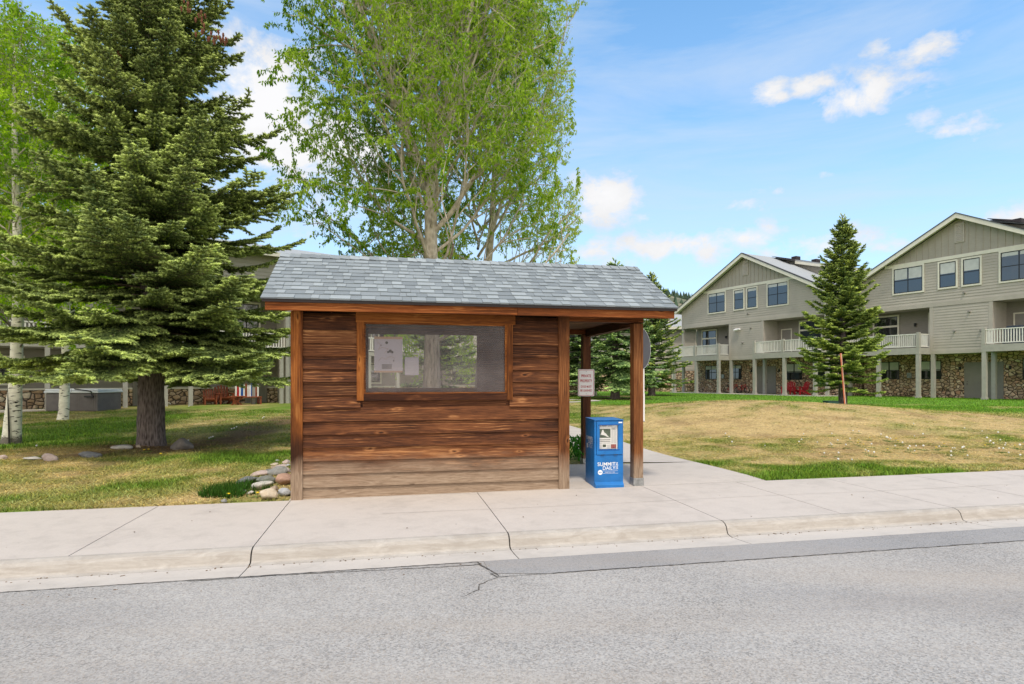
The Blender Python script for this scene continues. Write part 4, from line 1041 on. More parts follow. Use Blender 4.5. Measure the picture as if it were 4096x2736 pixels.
# ------------------------------------------------------------------ rocks
def rock_mesh(seed, sub=3):
    bm = bmesh.new(); bmesh.ops.create_icosphere(bm, subdivisions=sub, radius=1.0)
    r_ = random.Random(seed); ax = [Vector((r_.uniform(-1, 1), r_.uniform(-1, 1), r_.uniform(-1, 1))).normalized() for _ in range(11)]; of = [r_.uniform(.45, .8) for _ in ax]
    for v in bm.verts:
        d = v.co.normalized(); k = 1.0
        for a, o_ in zip(ax, of):
            q = d.dot(a)
            if q > o_: k = min(k, 1-(q-o_)*.85)
        v.co = d*k*(1+.04*math.sin(d.x*5+seed)*math.cos(d.y*4+seed*2))
    me = bpy.data.meshes.new('rock'); bm.to_mesh(me); bm.free(); me.polygons.foreach_set('use_smooth', [True]*len(me.polygons)); return me
F0 = 2450.0
RCK = [ # X-left, X-right, top, bottom in a detail view of the pile -> metres ; colour ; label
 (1420,1800,600,905,'salmon','large salmon pink rock touching the shelter corner post'), (1260,1680,490,690,'grey','long smooth grey rock at the top of the pile'),
 (1600,1800,490,620,'pink','mottled pink and grey rock wedged against the post above the salmon one'), (1010,1420,665,880,'green','dark green grey rock with a white vein in mid pile'),
 (545,1000,700,865,'slate','long slate grey rock at the left of the pile'), (880,1250,575,700,'pink','pale pink rock lying behind the long slate one'),
 (1210,1370,512,590,'slate','small dark slate rock at the upper edge of the pile'), (820,1300,825,1010,'white','broad whitish rock with grass in front of it'),
 (1100,1440,890,1255,'cream','tall cream coloured pointed rock leaning to the front'), (1340,1510,790,1070,'tan','upright tan rock between the cream and light grey ones'),
 (1525,1795,905,1165,'light','light blue grey rock low beside the post'), (1430,1670,1135,1275,'brown','rounded brown rock near the sidewalk edge'),
 (1665,1795,1140,1290,'brown','small dark rock tucked at the foot of the post'), (1260,1440,1215,1310,'brown','small reddish brown rock on the sidewalk edge below the cream one'),
 (1445,1650,1245,1305,'pink','flat speckled rock half sunk at the sidewalk edge'), (520,800,1118,1312,'white','square whitish rock in the grass with a dandelion before it'),
 (200,320,1150,1312,'grey','narrow grey rock leaning in the grass, leftmost by the sidewalk'), (660,800,870,942,'pink','small pinkish rock in the grass below the slate one'),
 (800,970,1035,1112,'white','flat white rock between grass tufts'), (600,760,1020,1082,'green','low pale stone mostly hidden in the grass'),
 (1320,1480,388,442,'cream','flat cream rock lying apart above the pile'), (1330,1450,452,522,'tan','small tan rock just above the pile'),
 (1450,1700,438,492,'pink','long low pinkish rock at the top edge by the post'), (1620,1790,300,412,'pink','pink triangular rock topmost beside the post'),
 (1460,1550,318,362,'light','tiny bluish pebble lying in the lawn above the pile'), (1680,1800,405,482,'light','pale rock partly behind the post near the top'),
 (1440,1530,1060,1132,'grey','tiny grey rock between the cream and light grey ones')]
meshes = {}
for i, (xa, xb, ya, yb, cname, lab) in enumerate(RCK):
    pxa = 850+xa/5.807; pxb = 850+xb/5.807; pyb = 1780+yb/5.807; pya = 1780+ya/5.807
    Yd = F0*(1.6-.01)/(pyb-1520+2); hgt = (pyb-pya)/F0*Yd; wd = (pxb-pxa)/F0*Yd
    X = ((pxa+pxb)/2-2048)/F0*Yd
    key = (i % 7, cname)
    if key not in meshes:
        me = rock_mesh(i % 7+1); me.materials.append(RK[cname]); meshes[key] = me
    o = bpy.data.objects.new('river_rock', meshes[key]); C.objects.link(o)
    dp = min(wd, .24)*.55; hz = max(hgt*.62, .03)
    o.location = (X, Yd+dp*.5, float(gz(X, Yd))+hz*.55); o.scale = (wd*.66, dp*1.15, min(hz*1.05, wd*.44))
    o.rotation_euler = (rw.uniform(-.15, .15), (0.18 if xa < 1300 and wd > .2 else rw.uniform(-.12, .12))*-1, rw.uniform(-.3, .3))
    tag(o, lab, 'rock', 'river rocks piled beside the shelter')
for (px, py, wpx, hpx, cn, lab) in ((695, 1782, 105, 46, 'boulder', 'grey brown boulder behind the foot of the big spruce'), (477, 1797, 86, 18, 'white', 'flat white rock in the grass left of the spruce trunk'),
    (190, 1830, 62, 28, 'pink', 'rounded pink rock in the lawn, left of the spruce'), (125, 1834, 80, 12, 'white', 'long flat pale rock beside the pink one in the lawn'),
    (352, 1820, 90, 22, 'slate', 'dark low rock sunk in the bare soil left of the spruce'), (4, 1830, 34, 22, 'pink', 'small rock at the far left edge of the lawn'), (548, 1793, 22, 14, 'cream', 'small tan stone touching the spruce trunk')):
    zg = .06; Yd = F0*(1.6-zg)/(py+hpx*.4-1520)
    X = (px-2048)/F0*Yd; me = rock_mesh(int(px) % 9+11); me.materials.append(RK[cn])
    o = bpy.data.objects.new('garden_rock', me); C.objects.link(o); s_ = Yd/F0
    Yd = Yd+(.35 if cn == 'boulder' else .05)
    o.location = (X, Yd, float(gz(X, Yd))+hpx*s_*.25); o.scale = (wpx*s_*.54, wpx*s_*.35, hpx*s_*.85); tag(o, lab, 'rock')

# ------------------------------------------------------------------ grit and dead leaves along the kerb
M['grit'] = simple('grit_and_leaf_litter', (.16, .11, .07), .95, .5, 30)
bm = bmesh.new(); rg = random.Random(21)
for i in range(520):
    q = rg.random(); s_ = rg.uniform(-7, 16)
    if q < .55: t_ = -2.44-abs(rg.gauss(0, .05)); z_ = -.137
    elif q < .93: t_ = rg.uniform(-3.2, -2.86); z_ = -.12
    else: t_ = rg.uniform(-2.2, -.05); z_ = 0
    sz = rg.uniform(.003, .009)
    x, y = W(s_, t_); mt = Matrix.Translation((x, y, float(zs(s_))+z_+sz*.3)) @ Matrix.Rotation(rg.uniform(0, 6), 4, 'Z') @ Matrix.Diagonal((1.5, 1, .45, 1))
    bmesh.ops.create_icosphere(bm, subdivisions=1, radius=sz, matrix=mt)
me = bpy.data.meshes.new('curb_litter'); bm.to_mesh(me); bm.free()
tag(link('curb_litter', me, M['grit']), 'brown grit and leaf litter scattered along the curb and sidewalk', 'litter', kind='stuff')

# ------------------------------------------------------------------ dandelions
M['yellow'] = simple('dandelion_yellow', (.75, .52, .01), .7, .1, 40); M['puff'] = simple('dandelion_white', (.72, .72, .68), .9, .08, 40); M['stem'] = simple('green_stem', (.12, .22, .04), .7, .1, 30)
def flower(name, lab, group, puff, X, Y_, h, r):
    root = empty(name, (X, Y_, float(gz(X, Y_))), 0, lab, 'dandelion', group)
    mb = MB(); mb.tube((0, 0, 0), (.01, 0, h), .003, .0025, 5); part(mb, 'stem', M['stem'], root)
    bm = bmesh.new(); bmesh.ops.create_icosphere(bm, subdivisions=2, radius=r)
    for v in bm.verts:
        if not puff: v.co.z *= .42
        v.co *= random.uniform(.82, 1.12); v.co += Vector((.01, 0, h))
    me = bpy.data.meshes.new('flower_head'); bm.to_mesh(me); bm.free(); link('flower_head', me, M['puff' if puff else 'yellow'], root)
    mb = MB()
    for k in range(5):
        a = k*1.25; ca, sa = math.cos(a), math.sin(a); mb.poly([(0, 0, .005), (.05*ca-.012*sa, .05*sa+.012*ca, .02), (.11*ca, .11*sa, .015), (.05*ca+.012*sa, .05*sa-.012*ca, .02)])
    part(mb, 'leaf_rosette', M['stem'], root)
    return root
yl = [(715, 2008, 'yellow dandelion at the sidewalk edge, leftmost of the roadside pair'), (736, 2006, 'yellow dandelion just right of the leftmost one at the sidewalk edge'), (815, 2000, 'yellow dandelion at the lawn edge before the square white rock, left of two'), (832, 1998, 'yellow dandelion at the lawn edge, right of two close together'),
      (1028, 1962, 'yellow dandelion among the river rocks, upper one'), (979, 1985, 'bright yellow dandelion in front of the square white rock'), (911, 1966, 'small yellow dandelion in dark grass left of the rocks'),
      (575, 1802, 'yellow dandelion at the foot of the spruce, left'), (592, 1800, 'yellow dandelion at the foot of the spruce, right'), (641, 1812, 'pale yellow dandelion in the lawn right of the spruce foot')]
for (px, py, lab) in yl:
    Yd = F0*(1.6-.06)/(py+10-1520); flower('yellow_dandelion', lab, 'yellow dandelions in the left lawn', False, (px-2048)/F0*Yd, Yd, .07, .024)
proto = flower('dandelion_seed_head', 'white dandelion seed head in the dry lawn right of the footpath', 'white dandelion seed heads in the dry right lawn', True, 7.2, 12.2, .10, .020)
for i in range(78):
    if i < 58: X = rng.normal(9.6, 1.7); Y_ = rng.normal(13.6, 1.1)
    else: X = rng.uniform(5, 13); Y_ = rng.uniform(10.8, 18)
    if on_path(np.array([X]), np.array([Y_]))[0] or ST(X, Y_)[1] < .25: continue
    c = copy_tree(proto); c.location = (X, Y_, float(gz(X, Y_))); c.rotation_euler.z = rng.uniform(0, 6); s_ = rng.uniform(.6, 1.1); c.scale = (s_,)*3
pr2 = flower('yellow_dandelion', 'yellow dandelion flowering in the dry lawn right of the footpath', 'yellow dandelions in the dry right lawn', False, 7.9, 12.9, .08, .02)
for i in range(14):
    X = rng.normal(9.0, 1.8); Y_ = rng.normal(13.4, 1.2)
    if ST(X, Y_)[1] < .25: continue
    c = copy_tree(pr2); c.location = (X, Y_, float(gz(X, Y_)))
pr3 = flower('lawn_daisy', 'small white flower in the lawn left of the shelter', 'white flowers in the left lawn', True, -8.2, 15.5, .06, .022)
for (px, py) in ((1055, 1687), (1050, 1690), (935, 1720), (925, 1722), (985, 1705), (945, 1716), (850, 1745), (842, 1747), (835, 1750), (680, 1642), (755, 1650), (145, 1780)):
    Yd = F0*1.52/(py-1520); X = (px-2048)/F0*Yd; c = copy_tree(pr3); c.location = (X, Yd, float(gz(X, Yd)))
# green plant tuft behind the open bay
root = empty('leafy_plant', (1.35, 12.2, float(gz(1.35, 12.2))), 0, 'low leafy green plant growing beside the rear post of the shelter', 'plant')
n = 900; P = np.stack([rng.normal(0, .17, n), rng.normal(0, .35, n), rng.uniform(.02, .42, n)], -1); D = np.stack([rng.normal(0, .6, n), rng.normal(0, .6, n), rng.uniform(.3, 1.2, n)], -1)
D_, S_, T_ = frames(D, rng.uniform(0, 6.28, n)); L_ = rng.uniform(.05, .12, n)
V = P[:, None]+LEAFV[None, :, 0:1]*D_[:, None]*L_[:, None, None]+LEAFV[None, :, 1:2]*S_[:, None]*(L_*.35)[:, None, None]
np_mesh('leaves', V.reshape(-1, 3), (LEAFF[None]+(np.arange(n)*4)[:, None, None]).reshape(-1, 3), M['leaf'], np.repeat(np.array([(.06, .20, .03)])*rng.uniform(.6, 1.3, (n, 1)), 4, 0), root)
mb = MB()
for i in range(16): a = rng.uniform(0, 6.28); mb.tube((0, rng.uniform(-.3, .3), 0), (math.cos(a)*.2, math.sin(a)*.3, .38), .004, .002, 5)
part(mb, 'stems', M['stem'], root)
# ------------------------------------------------------------------ townhouses
def lap_far(mb, x0, x1, z0, z1, y, openings=(), pitch=.19, clip=None, th=.028, outward=-1, axis='x'):
    n = int(math.ceil((z1-z0)/pitch))
    for i in range(n):
        a = z0+i*pitch; b_ = min(a+pitch, z1)
        lo, hi = x0, x1
        if clip: lo, hi = clip((a+b_)/2, x0, x1)
        if hi-lo < .05: continue
        spans = [(lo, hi)]
        for (ox0, ox1, oz0, oz1) in openings:
            if b_ > oz0 and a < oz1:
                ns = []
                for (p, q) in spans:
                    if ox0 > p: ns.append((p, min(q, ox0)))
                    if ox1 < q: ns.append((max(p, ox1), q))
                spans = [s_ for s_ in ns if s_[1]-s_[0] > .02]
        for p, q in spans:
            yb = y+outward*th; yt = y+outward*.004
            if axis == 'x':
                mb.quad((p, yb, a), (q, yb, a), (q, yt, b_), (p, yt, b_)); mb.quad((p, y, a), (q, y, a), (q, yb, a), (p, yb, a))
            else:
                mb.quad((yb, p, a), (yb, q, a), (yt, q, b_), (yt, p, b_)); mb.quad((y, p, a), (y, q, a), (yb, q, a), (yb, p, a))

def window(par, x0, x1, z0, z1, y, trim=.10, split_v=1, split_h=1, blind=0.0, tm='cream', transom=0.0, name='window'):
    mb = MB(); o_ = .045
    if trim:
        mb.box(x0-trim, x0, y-o_, y, z0-trim, z1+trim); mb.box(x1, x1+trim, y-o_, y, z0-trim, z1+trim)
        mb.box(x0, x1, y-o_, y, z1, z1+trim); mb.box(x0, x1, y-o_, y, z0-trim, z0)
        if transom: mb.box(x0, x1, y-o_, y, transom-.07, transom+.07)
    else: mb.box(x0, x1, y-.003, y, z0, z1)
    wo = mb.build(name, M[tm], par)
    mb = MB(); t = .055; o2 = .034
    mb.box(x0, x0+t, y-o2, y, z0, z1); mb.box(x1-t, x1, y-o2, y, z0, z1); mb.box(x0+t, x1-t, y-o2, y, z0, z0+t); mb.box(x0+t, x1-t, y-o2, y, z1-t, z1)
    zt = transom-.07 if transom else z1
    for i in range(split_v):
        c = x0+(x1-x0)*(i+1)/(split_v+1); mb.box(c-t/2, c+t/2, y-o2+.003, y, z0+t, zt-t*.5)
    for i in range(split_h):
        c = z0+(zt-z0)*(i+1)/(split_h+1); mb.box(x0+t, x1-t, y-o2+.006, y, c-t/2, c+t/2)
    mb.build('sash', M['black'], wo)
    mb = MB(); mb.quad((x0+t, y-.016, z0+t), (x1-t, y-.016, z0+t), (x1-t, y-.016, z1-t), (x0+t, y-.016, z1-t)); mb.build('pane', M['glass'], wo)
    if blind:
        mb = MB(); zb = z1-t-(z1-z0)*blind
        k = split_v+1
        for i in range(k):
            a = x0+(x1-x0)*i/k+t; b_ = x0+(x1-x0)*(i+1)/k-t; mb.quad((a, y-.018, zb), (b_, y-.018, zb), (b_, y-.018, z1-t), (a, y-.018, z1-t))
        mb.build('blind', M['blind'], wo)
    return wo

def railing(par, pts, z0, z1, mat='rail_white', caps=True):
    mb = MB()
    for (a, b_) in zip(pts[:-1], pts[1:]):
        L = math.hypot(b_[0]-a[0], b_[1]-a[1]); n = max(2, int(L/.14))
        mb.beam((*a, z1), (*b_, z1), .07, .06); mb.beam((*a, z0+.10), (*b_, z0+.10), .05, .06)
        for i in range(1, n):
            f = i/n; x = a[0]+(b_[0]-a[0])*f; y = a[1]+(b_[1]-a[1])*f; mb.box(x-.028, x+.028, y-.02, y+.02, z0+.12, z1-.03)
    return mb.build('railing', M[mat], par)

def door(par, x0, x1, z0, z1, y, mat='door_paint', trim='post_paint'):
    mb = MB(); mb.box(x0, x1, y-.03, y, z0, z1)
    pw = (x1-x0)
    if pw > .6:
        for (fa, fb) in ((.14, .46), (.54, .86)):
            for (ga, gb) in ((.08, .38), (.46, .90)): mb.box(x0+pw*fa, x0+pw*fb, y-.038, y-.031, z0+(z1-z0)*ga, z0+(z1-z0)*gb)
    d = mb.build('door', M[mat], par)
    mb = MB(); mb.box(x0-.09, x0, y-.045, y, z0, z1+.09); mb.box(x1, x1+.09, y-.045, y, z0, z1+.09); mb.box(x0, x1, y-.045, y, z1, z1+.09); mb.build('frame', M[trim], d)
    mb = MB(); mb.tube((x0+.10, y-.09, z0+1.0), (x0+.10, y-.03, z0+1.0), .03, n=8); mb.tube((x0+.10, y-.06, z0+1.16), (x0+.10, y-.03, z0+1.16), .025, n=8); mb.build('handle', M['black'], d)
    return d
def lamp(par, x, y, z, white=False):
    mb = MB(); mb.tube((x, y-.12, z-.14), (x, y-.12, z+.10), .07, .09, 8); mb.box(x-.04, x+.04, y-.10, y, z+.02, z+.08); return mb.build('wall_lamp', M['sign_white' if white else 'black'], par)

def townhouse(O, z0, label, bright=0.0, seed=0):
    rt = empty('townhouse', (O[0], O[1], 0), math.atan2(-.885, .465), label, 'townhouse', None)
    S = .51; HR = 12.85; KM = 8.05; KW = 16.1
    roofz = lambda k: HR-abs(k-KM)*S-.18
    B = lambda mb, name, mat, par=rt, **k: mb.build(name, M[mat], par, **k)
    # cores
    mb = MB(); mb.box(.2, 15.9, 1.83, 14, z0-.3, 3.60); B(mb, 'stone_wall', 'stone')
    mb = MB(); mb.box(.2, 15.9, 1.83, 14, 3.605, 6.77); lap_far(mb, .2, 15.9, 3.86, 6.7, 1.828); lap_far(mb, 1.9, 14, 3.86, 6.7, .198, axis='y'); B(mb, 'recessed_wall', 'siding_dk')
    pr_ = [(0, 6.78), (KW, 6.78), (KW, roofz(KW)), (KM, roofz(KM)), (0, roofz(0))]
    mb = MB(); mb.prism(pr_, .03, 14); B(mb, 'upper_wall', 'batten')
    BZ0, BZ1 = 9.93, 10.16
    clip = lambda z, a, b_: (max(a, KM-(HR-.25-z)/S), min(b_, KM+(HR-.25-z)/S))
    wins = [(3.62, 5.64, 8.0, 9.82, 1), (6.76, 7.80, 8.03, 9.76, 0), (8.24, 9.24, 8.03, 9.76, 0), (10.42, 12.40, 7.96, 9.82, 1)]
    mb = MB(); lap_far(mb, 0, KW, 7.06, BZ0, .028, [(a-.08, b_+.08, c-.08, d+.08) for a, b_, c, d, _ in wins], clip=clip)
    lap_far(mb, .03, 2.6, 6.8, 8.8, KW+.002, outward=1, axis='y')
    B(mb, 'lap_siding', 'siding')
    mb = MB(); mb.box(0, KW, -.015, .029, 6.76, 7.06); mb.box(-.01, .13, -.02, .029, 7.06, 8.75); mb.box(KW-.13, KW+.02, -.02, .029, 7.06, 8.75); B(mb, 'skirt_board', 'siding')
    mb = MB(); a, b_ = clip(BZ1, 0, KW); mb.box(a-.3, b_+.3, -.03, .029, BZ0, BZ1); B(mb, 'trim_band', 'cream')
    k = KM-5.4
    while k < KM+5.5:
        zt = roofz(k)-.05
        if zt > BZ1+.1: mb = MB(); mb.box(k-.03, k+.03, .0, .029, BZ1+.002, zt); B(mb, 'batten', 'batten')
        k += .42
    for (a, b_, c, d, v) in wins: window(rt, a, b_, c, d, .005, .11, v, 1, blind=(.42 if bright and a < 9.5 else .12))
    # gable vent
    mb = MB(); mb.box(7.72, 8.32, -.04, .028, 10.98, 12.30); vt = B(mb, 'gable_vent', 'siding')
    mb = MB()
    for i in range(9): mb.hexa([(7.82, -.075, 11.08+i*.125), (8.22, -.075, 11.08+i*.125), (8.22, -.041, 11.13+i*.125), (7.82, -.041, 11.13+i*.125), (7.82, -.075, 11.10+i*.125), (8.22, -.075, 11.10+i*.125), (8.22, -.041, 11.15+i*.125), (7.82, -.041, 11.15+i*.125)])
    B(mb, 'louvre', 'siding', vt)
    # closed bay
    mb = MB(); mb.box(6.12, 9.95, .03, 1.83, 3.42, 6.759); mb.box(6.10, 6.34, -.005, .029, 3.43, 6.755); mb.box(9.74, 9.97, -.005, .029, 3.43, 6.755); mb.box(6.34, 9.74, -.003, .029, 3.43, 3.68)
    lap_far(mb, 6.34, 9.74, 3.68, 6.755, .028); B(mb, 'bay_wall', 'siding')
    # roof
    mb = MB()
    for sg in (-1, 1):
        e = KM+sg*8.58
        pts = [(KM, HR), (e, HR-8.58*S), (e, HR-8.58*S+.07), (KM, HR+.07)]
        if sg == 1: pts = pts[::-1]
        mb.prism(pts, -.55, 14.4)
    rf = B(mb, 'roof', 'roof_far')
    mb = MB()
    for sg in (-1, 1):
        e = KM+sg*8.60
        pts = [(KM, HR-.26), (e, HR-8.6*S-.26), (e, HR-8.6*S-.002), (KM, HR-.002)]
        if sg == 1: pts = pts[::-1]
        mb.prism(pts, -.55, -.50)
    B(mb, 'rake_board', 'cream')
    mb = MB()
    for sg in (-1, 1):
        e = KM+sg*8.5
        pts = [(KM, HR-.10), (e, HR-8.5*S-.10), (e, HR-8.5*S-.01), (KM, HR-.01)]
        if sg == 1: pts = pts[::-1]
        mb.prism(pts, -.495, .025)
        mb.box(min(e, e+sg*.04), max(e, e+sg*.04), -.5, 14.3, HR-8.5*S-.24, HR-8.5*S-.03)
    B(mb, 'soffit', 'cream')
    mb = MB()
    for sg in (-1, 1):
        e = KM+sg*8.63
        pts = [(KM, HR+.073), (e, HR-8.63*S+.073), (e, HR-8.63*S+.11), (KM, HR+.11)]
        if sg == 1: pts = pts[::-1]
        mb.prism(pts, -.58, -.30)
    B(mb, 'roof_edge', 'roof_dark')
    # shed dormer on the right slope
    mb = MB(); mb.prism([(8.6, 12.2), (15.2, 8.6), (15.2, 10.75), (8.6, 12.62)], 4.2, 12.5); dm = B(mb, 'dormer', 'batten')
    mb = MB(); mb.prism([(8.1, 12.80), (15.8, 10.66), (15.8, 10.76), (8.1, 12.96)], 3.8, 12.9); B(mb, 'dormer_roof', 'roof_far', dm)
    mb = MB(); mb.prism([(10.2, 12.00), (15.82, 10.44), (15.82, 10.655), (10.2, 12.225)], 3.76, 3.82); mb.box(15.80, 15.84, 3.85, 12.9, 10.44, 10.65); B(mb, 'dormer_fascia', 'cream', dm)
    mb = MB(); mb.prism([(8.2, 12.95), (10.2, 12.24), (10.2, 12.40), (8.2, 12.98)], 3.2, 12.9); B(mb, 'roof_step', 'roof_dark', dm)
    for yy, kk in ((5.2, 9.2), (8.0, 9.2), (10.6, 9.2)):
        mb = MB(); mb.box(kk-.25, kk+.25, yy-.3, yy+.3, 12.55, 12.93); B(mb, 'roof_vent', 'roof_dark', rf)
    # balconies
    for (a, b_, side) in ((.10, 6.10, 0), (9.95, 15.9, 1)):
        mb = MB(); mb.box(a, b_, -1.28, 1.82, 3.55, 3.85); mb.box(a-.03, b_+.03, -1.31, -1.28, 3.42, 3.87); mb.box(a-.03, a, -1.28, .02, 3.42, 3.87); mb.box(b_, b_+.03, -1.28, .02, 3.42, 3.87)
        bl = B(mb, 'balcony', 'post_paint')
        mid = (a+b_)/2
        railing(bl, [(a+.08, -.0), (a+.08, -1.22), (mid-.1, -1.22)], 3.87, 4.83); railing(bl, [(mid+.1, -1.22), (b_-.08, -1.22), (b_-.08, .0)], 3.87, 4.83)
        for x in (a+.08, mid, b_-.08): mb = MB(); mb.box(x-.10, x+.10, -1.32, -1.12, 3.872, 4.95); B(mb, 'newel', 'post_paint', bl)
        for x in (a+.10, mid+.1, b_-.10):
            mb = MB(); mb.box(x-.12, x+.12, -1.30, -1.06, z0+.02, 3.42); mb.box(x-.15, x+.15, -1.33, -1.03, z0-.05, z0+.20); B(mb, 'post', 'post_paint')
    for x in (.12, 6.3, 10.0, 15.9):
        mb = MB(); mb.box(x-.12, x+.12, .0, .22, z0-.05, 3.42); B(mb, 'post', 'post_paint')
    mb = MB(); mb.box(-.02, .20, .02, .24, 3.86, 6.755); B(mb, 'column', 'post_paint')
    mb = MB(); mb.box(15.8, 16.05, .02, .24, 3.86, 6.755); B(mb, 'column', 'post_paint')
    mb = MB(); mb.box(-.2, 16.2, -1.5, 1.83, z0-.3, z0+.03); B(mb, 'patio', 'walk')
    # openings, second floor
    y = 1.78
    window(rt, 1.06, 2.86, 4.25, 6.50, y, .12, 1, 1, transom=5.75)
    window(rt, 5.2, 5.95, 3.95, 6.45, y, .12, 0, 0, transom=5.85, blind=(0 if not bright else .0)); lamp(rt, 4.2, y, 5.75)
    door(rt, 10.45, 11.35, 3.87, 5.95, y, trim='cream'); window(rt, 12.25, 14.2, 3.95, 6.50, y, .12, 1, 0, transom=5.80, name='sliding_door'); lamp(rt, 14.9, y, 5.6)
    # ground floor
    window(rt, 1.42, 2.98, 1.66, 3.02, y+.03, 0, 1, 1, blind=.45*(1 if bright else .55)); window(rt, 4.48, 5.95, 1.66, 3.02, y+.03, 0, 1, 1, blind=.5*(1 if bright else .4))
    door(rt, 7.53, 8.40, z0+.05, 2.75, y+.04, trim='door_paint'); door(rt, 8.78, 9.70, z0+.05, 2.75, y+.04, trim='door_paint'); lamp(rt, 10.2, y+.03, 2.45); lamp(rt, 7.2, y+.03, 2.45)
    window(rt, 10.85, 12.4, 1.62, 3.02, y+.03, 0, 1, 1, blind=.5); window(rt, 13.6, 15.1, 1.62, 3.02, y+.03, 0, 1, 1, blind=.5)
    if not bright: mb = MB(); mb.tube((7.0, -.12, 6.22), (7.0, .03, 6.22), .07, n=8); mb.tube((6.85, -.14, 6.14), (7.5, -.14, 6.20), .09, .09, 8); B(mb, 'flood_lamp', 'sign_white')
    for (a, c) in ((8.6, 6.2), (7.7, 4.95), (8.3, 7.5), (9.3, 4.9)):
        mb = MB(); mb.tube((a, -.10, c), (a, .03, c), .07, .09, 8); B(mb, 'wall_vent', 'door_paint')
    mb = MB(); mb.tube((KW-.25, -.07, 3.4), (KW-.25, -.07, 8.6), .045, n=8); mb.tube((KW-.25, -.07, 8.6), (KW+.3, -.4, 8.75), .045, n=8); B(mb, 'downspout', 'cream')
    mb = MB(); mb.box(-.01+3.6, 3.9, y-.1, y+.02, 1.75, 2.15); B(mb, 'meter_box', 'galv')
    return rt
townhouse((17.2, 62.0), .34, 'taupe gabled townhouse with stone ground floor, bicycles and red chairs on its patio', 0, 1)
townhouse((26.78, 48.85), .27, 'nearer taupe gabled townhouse with stone ground floor, at the right edge', 1, 2)

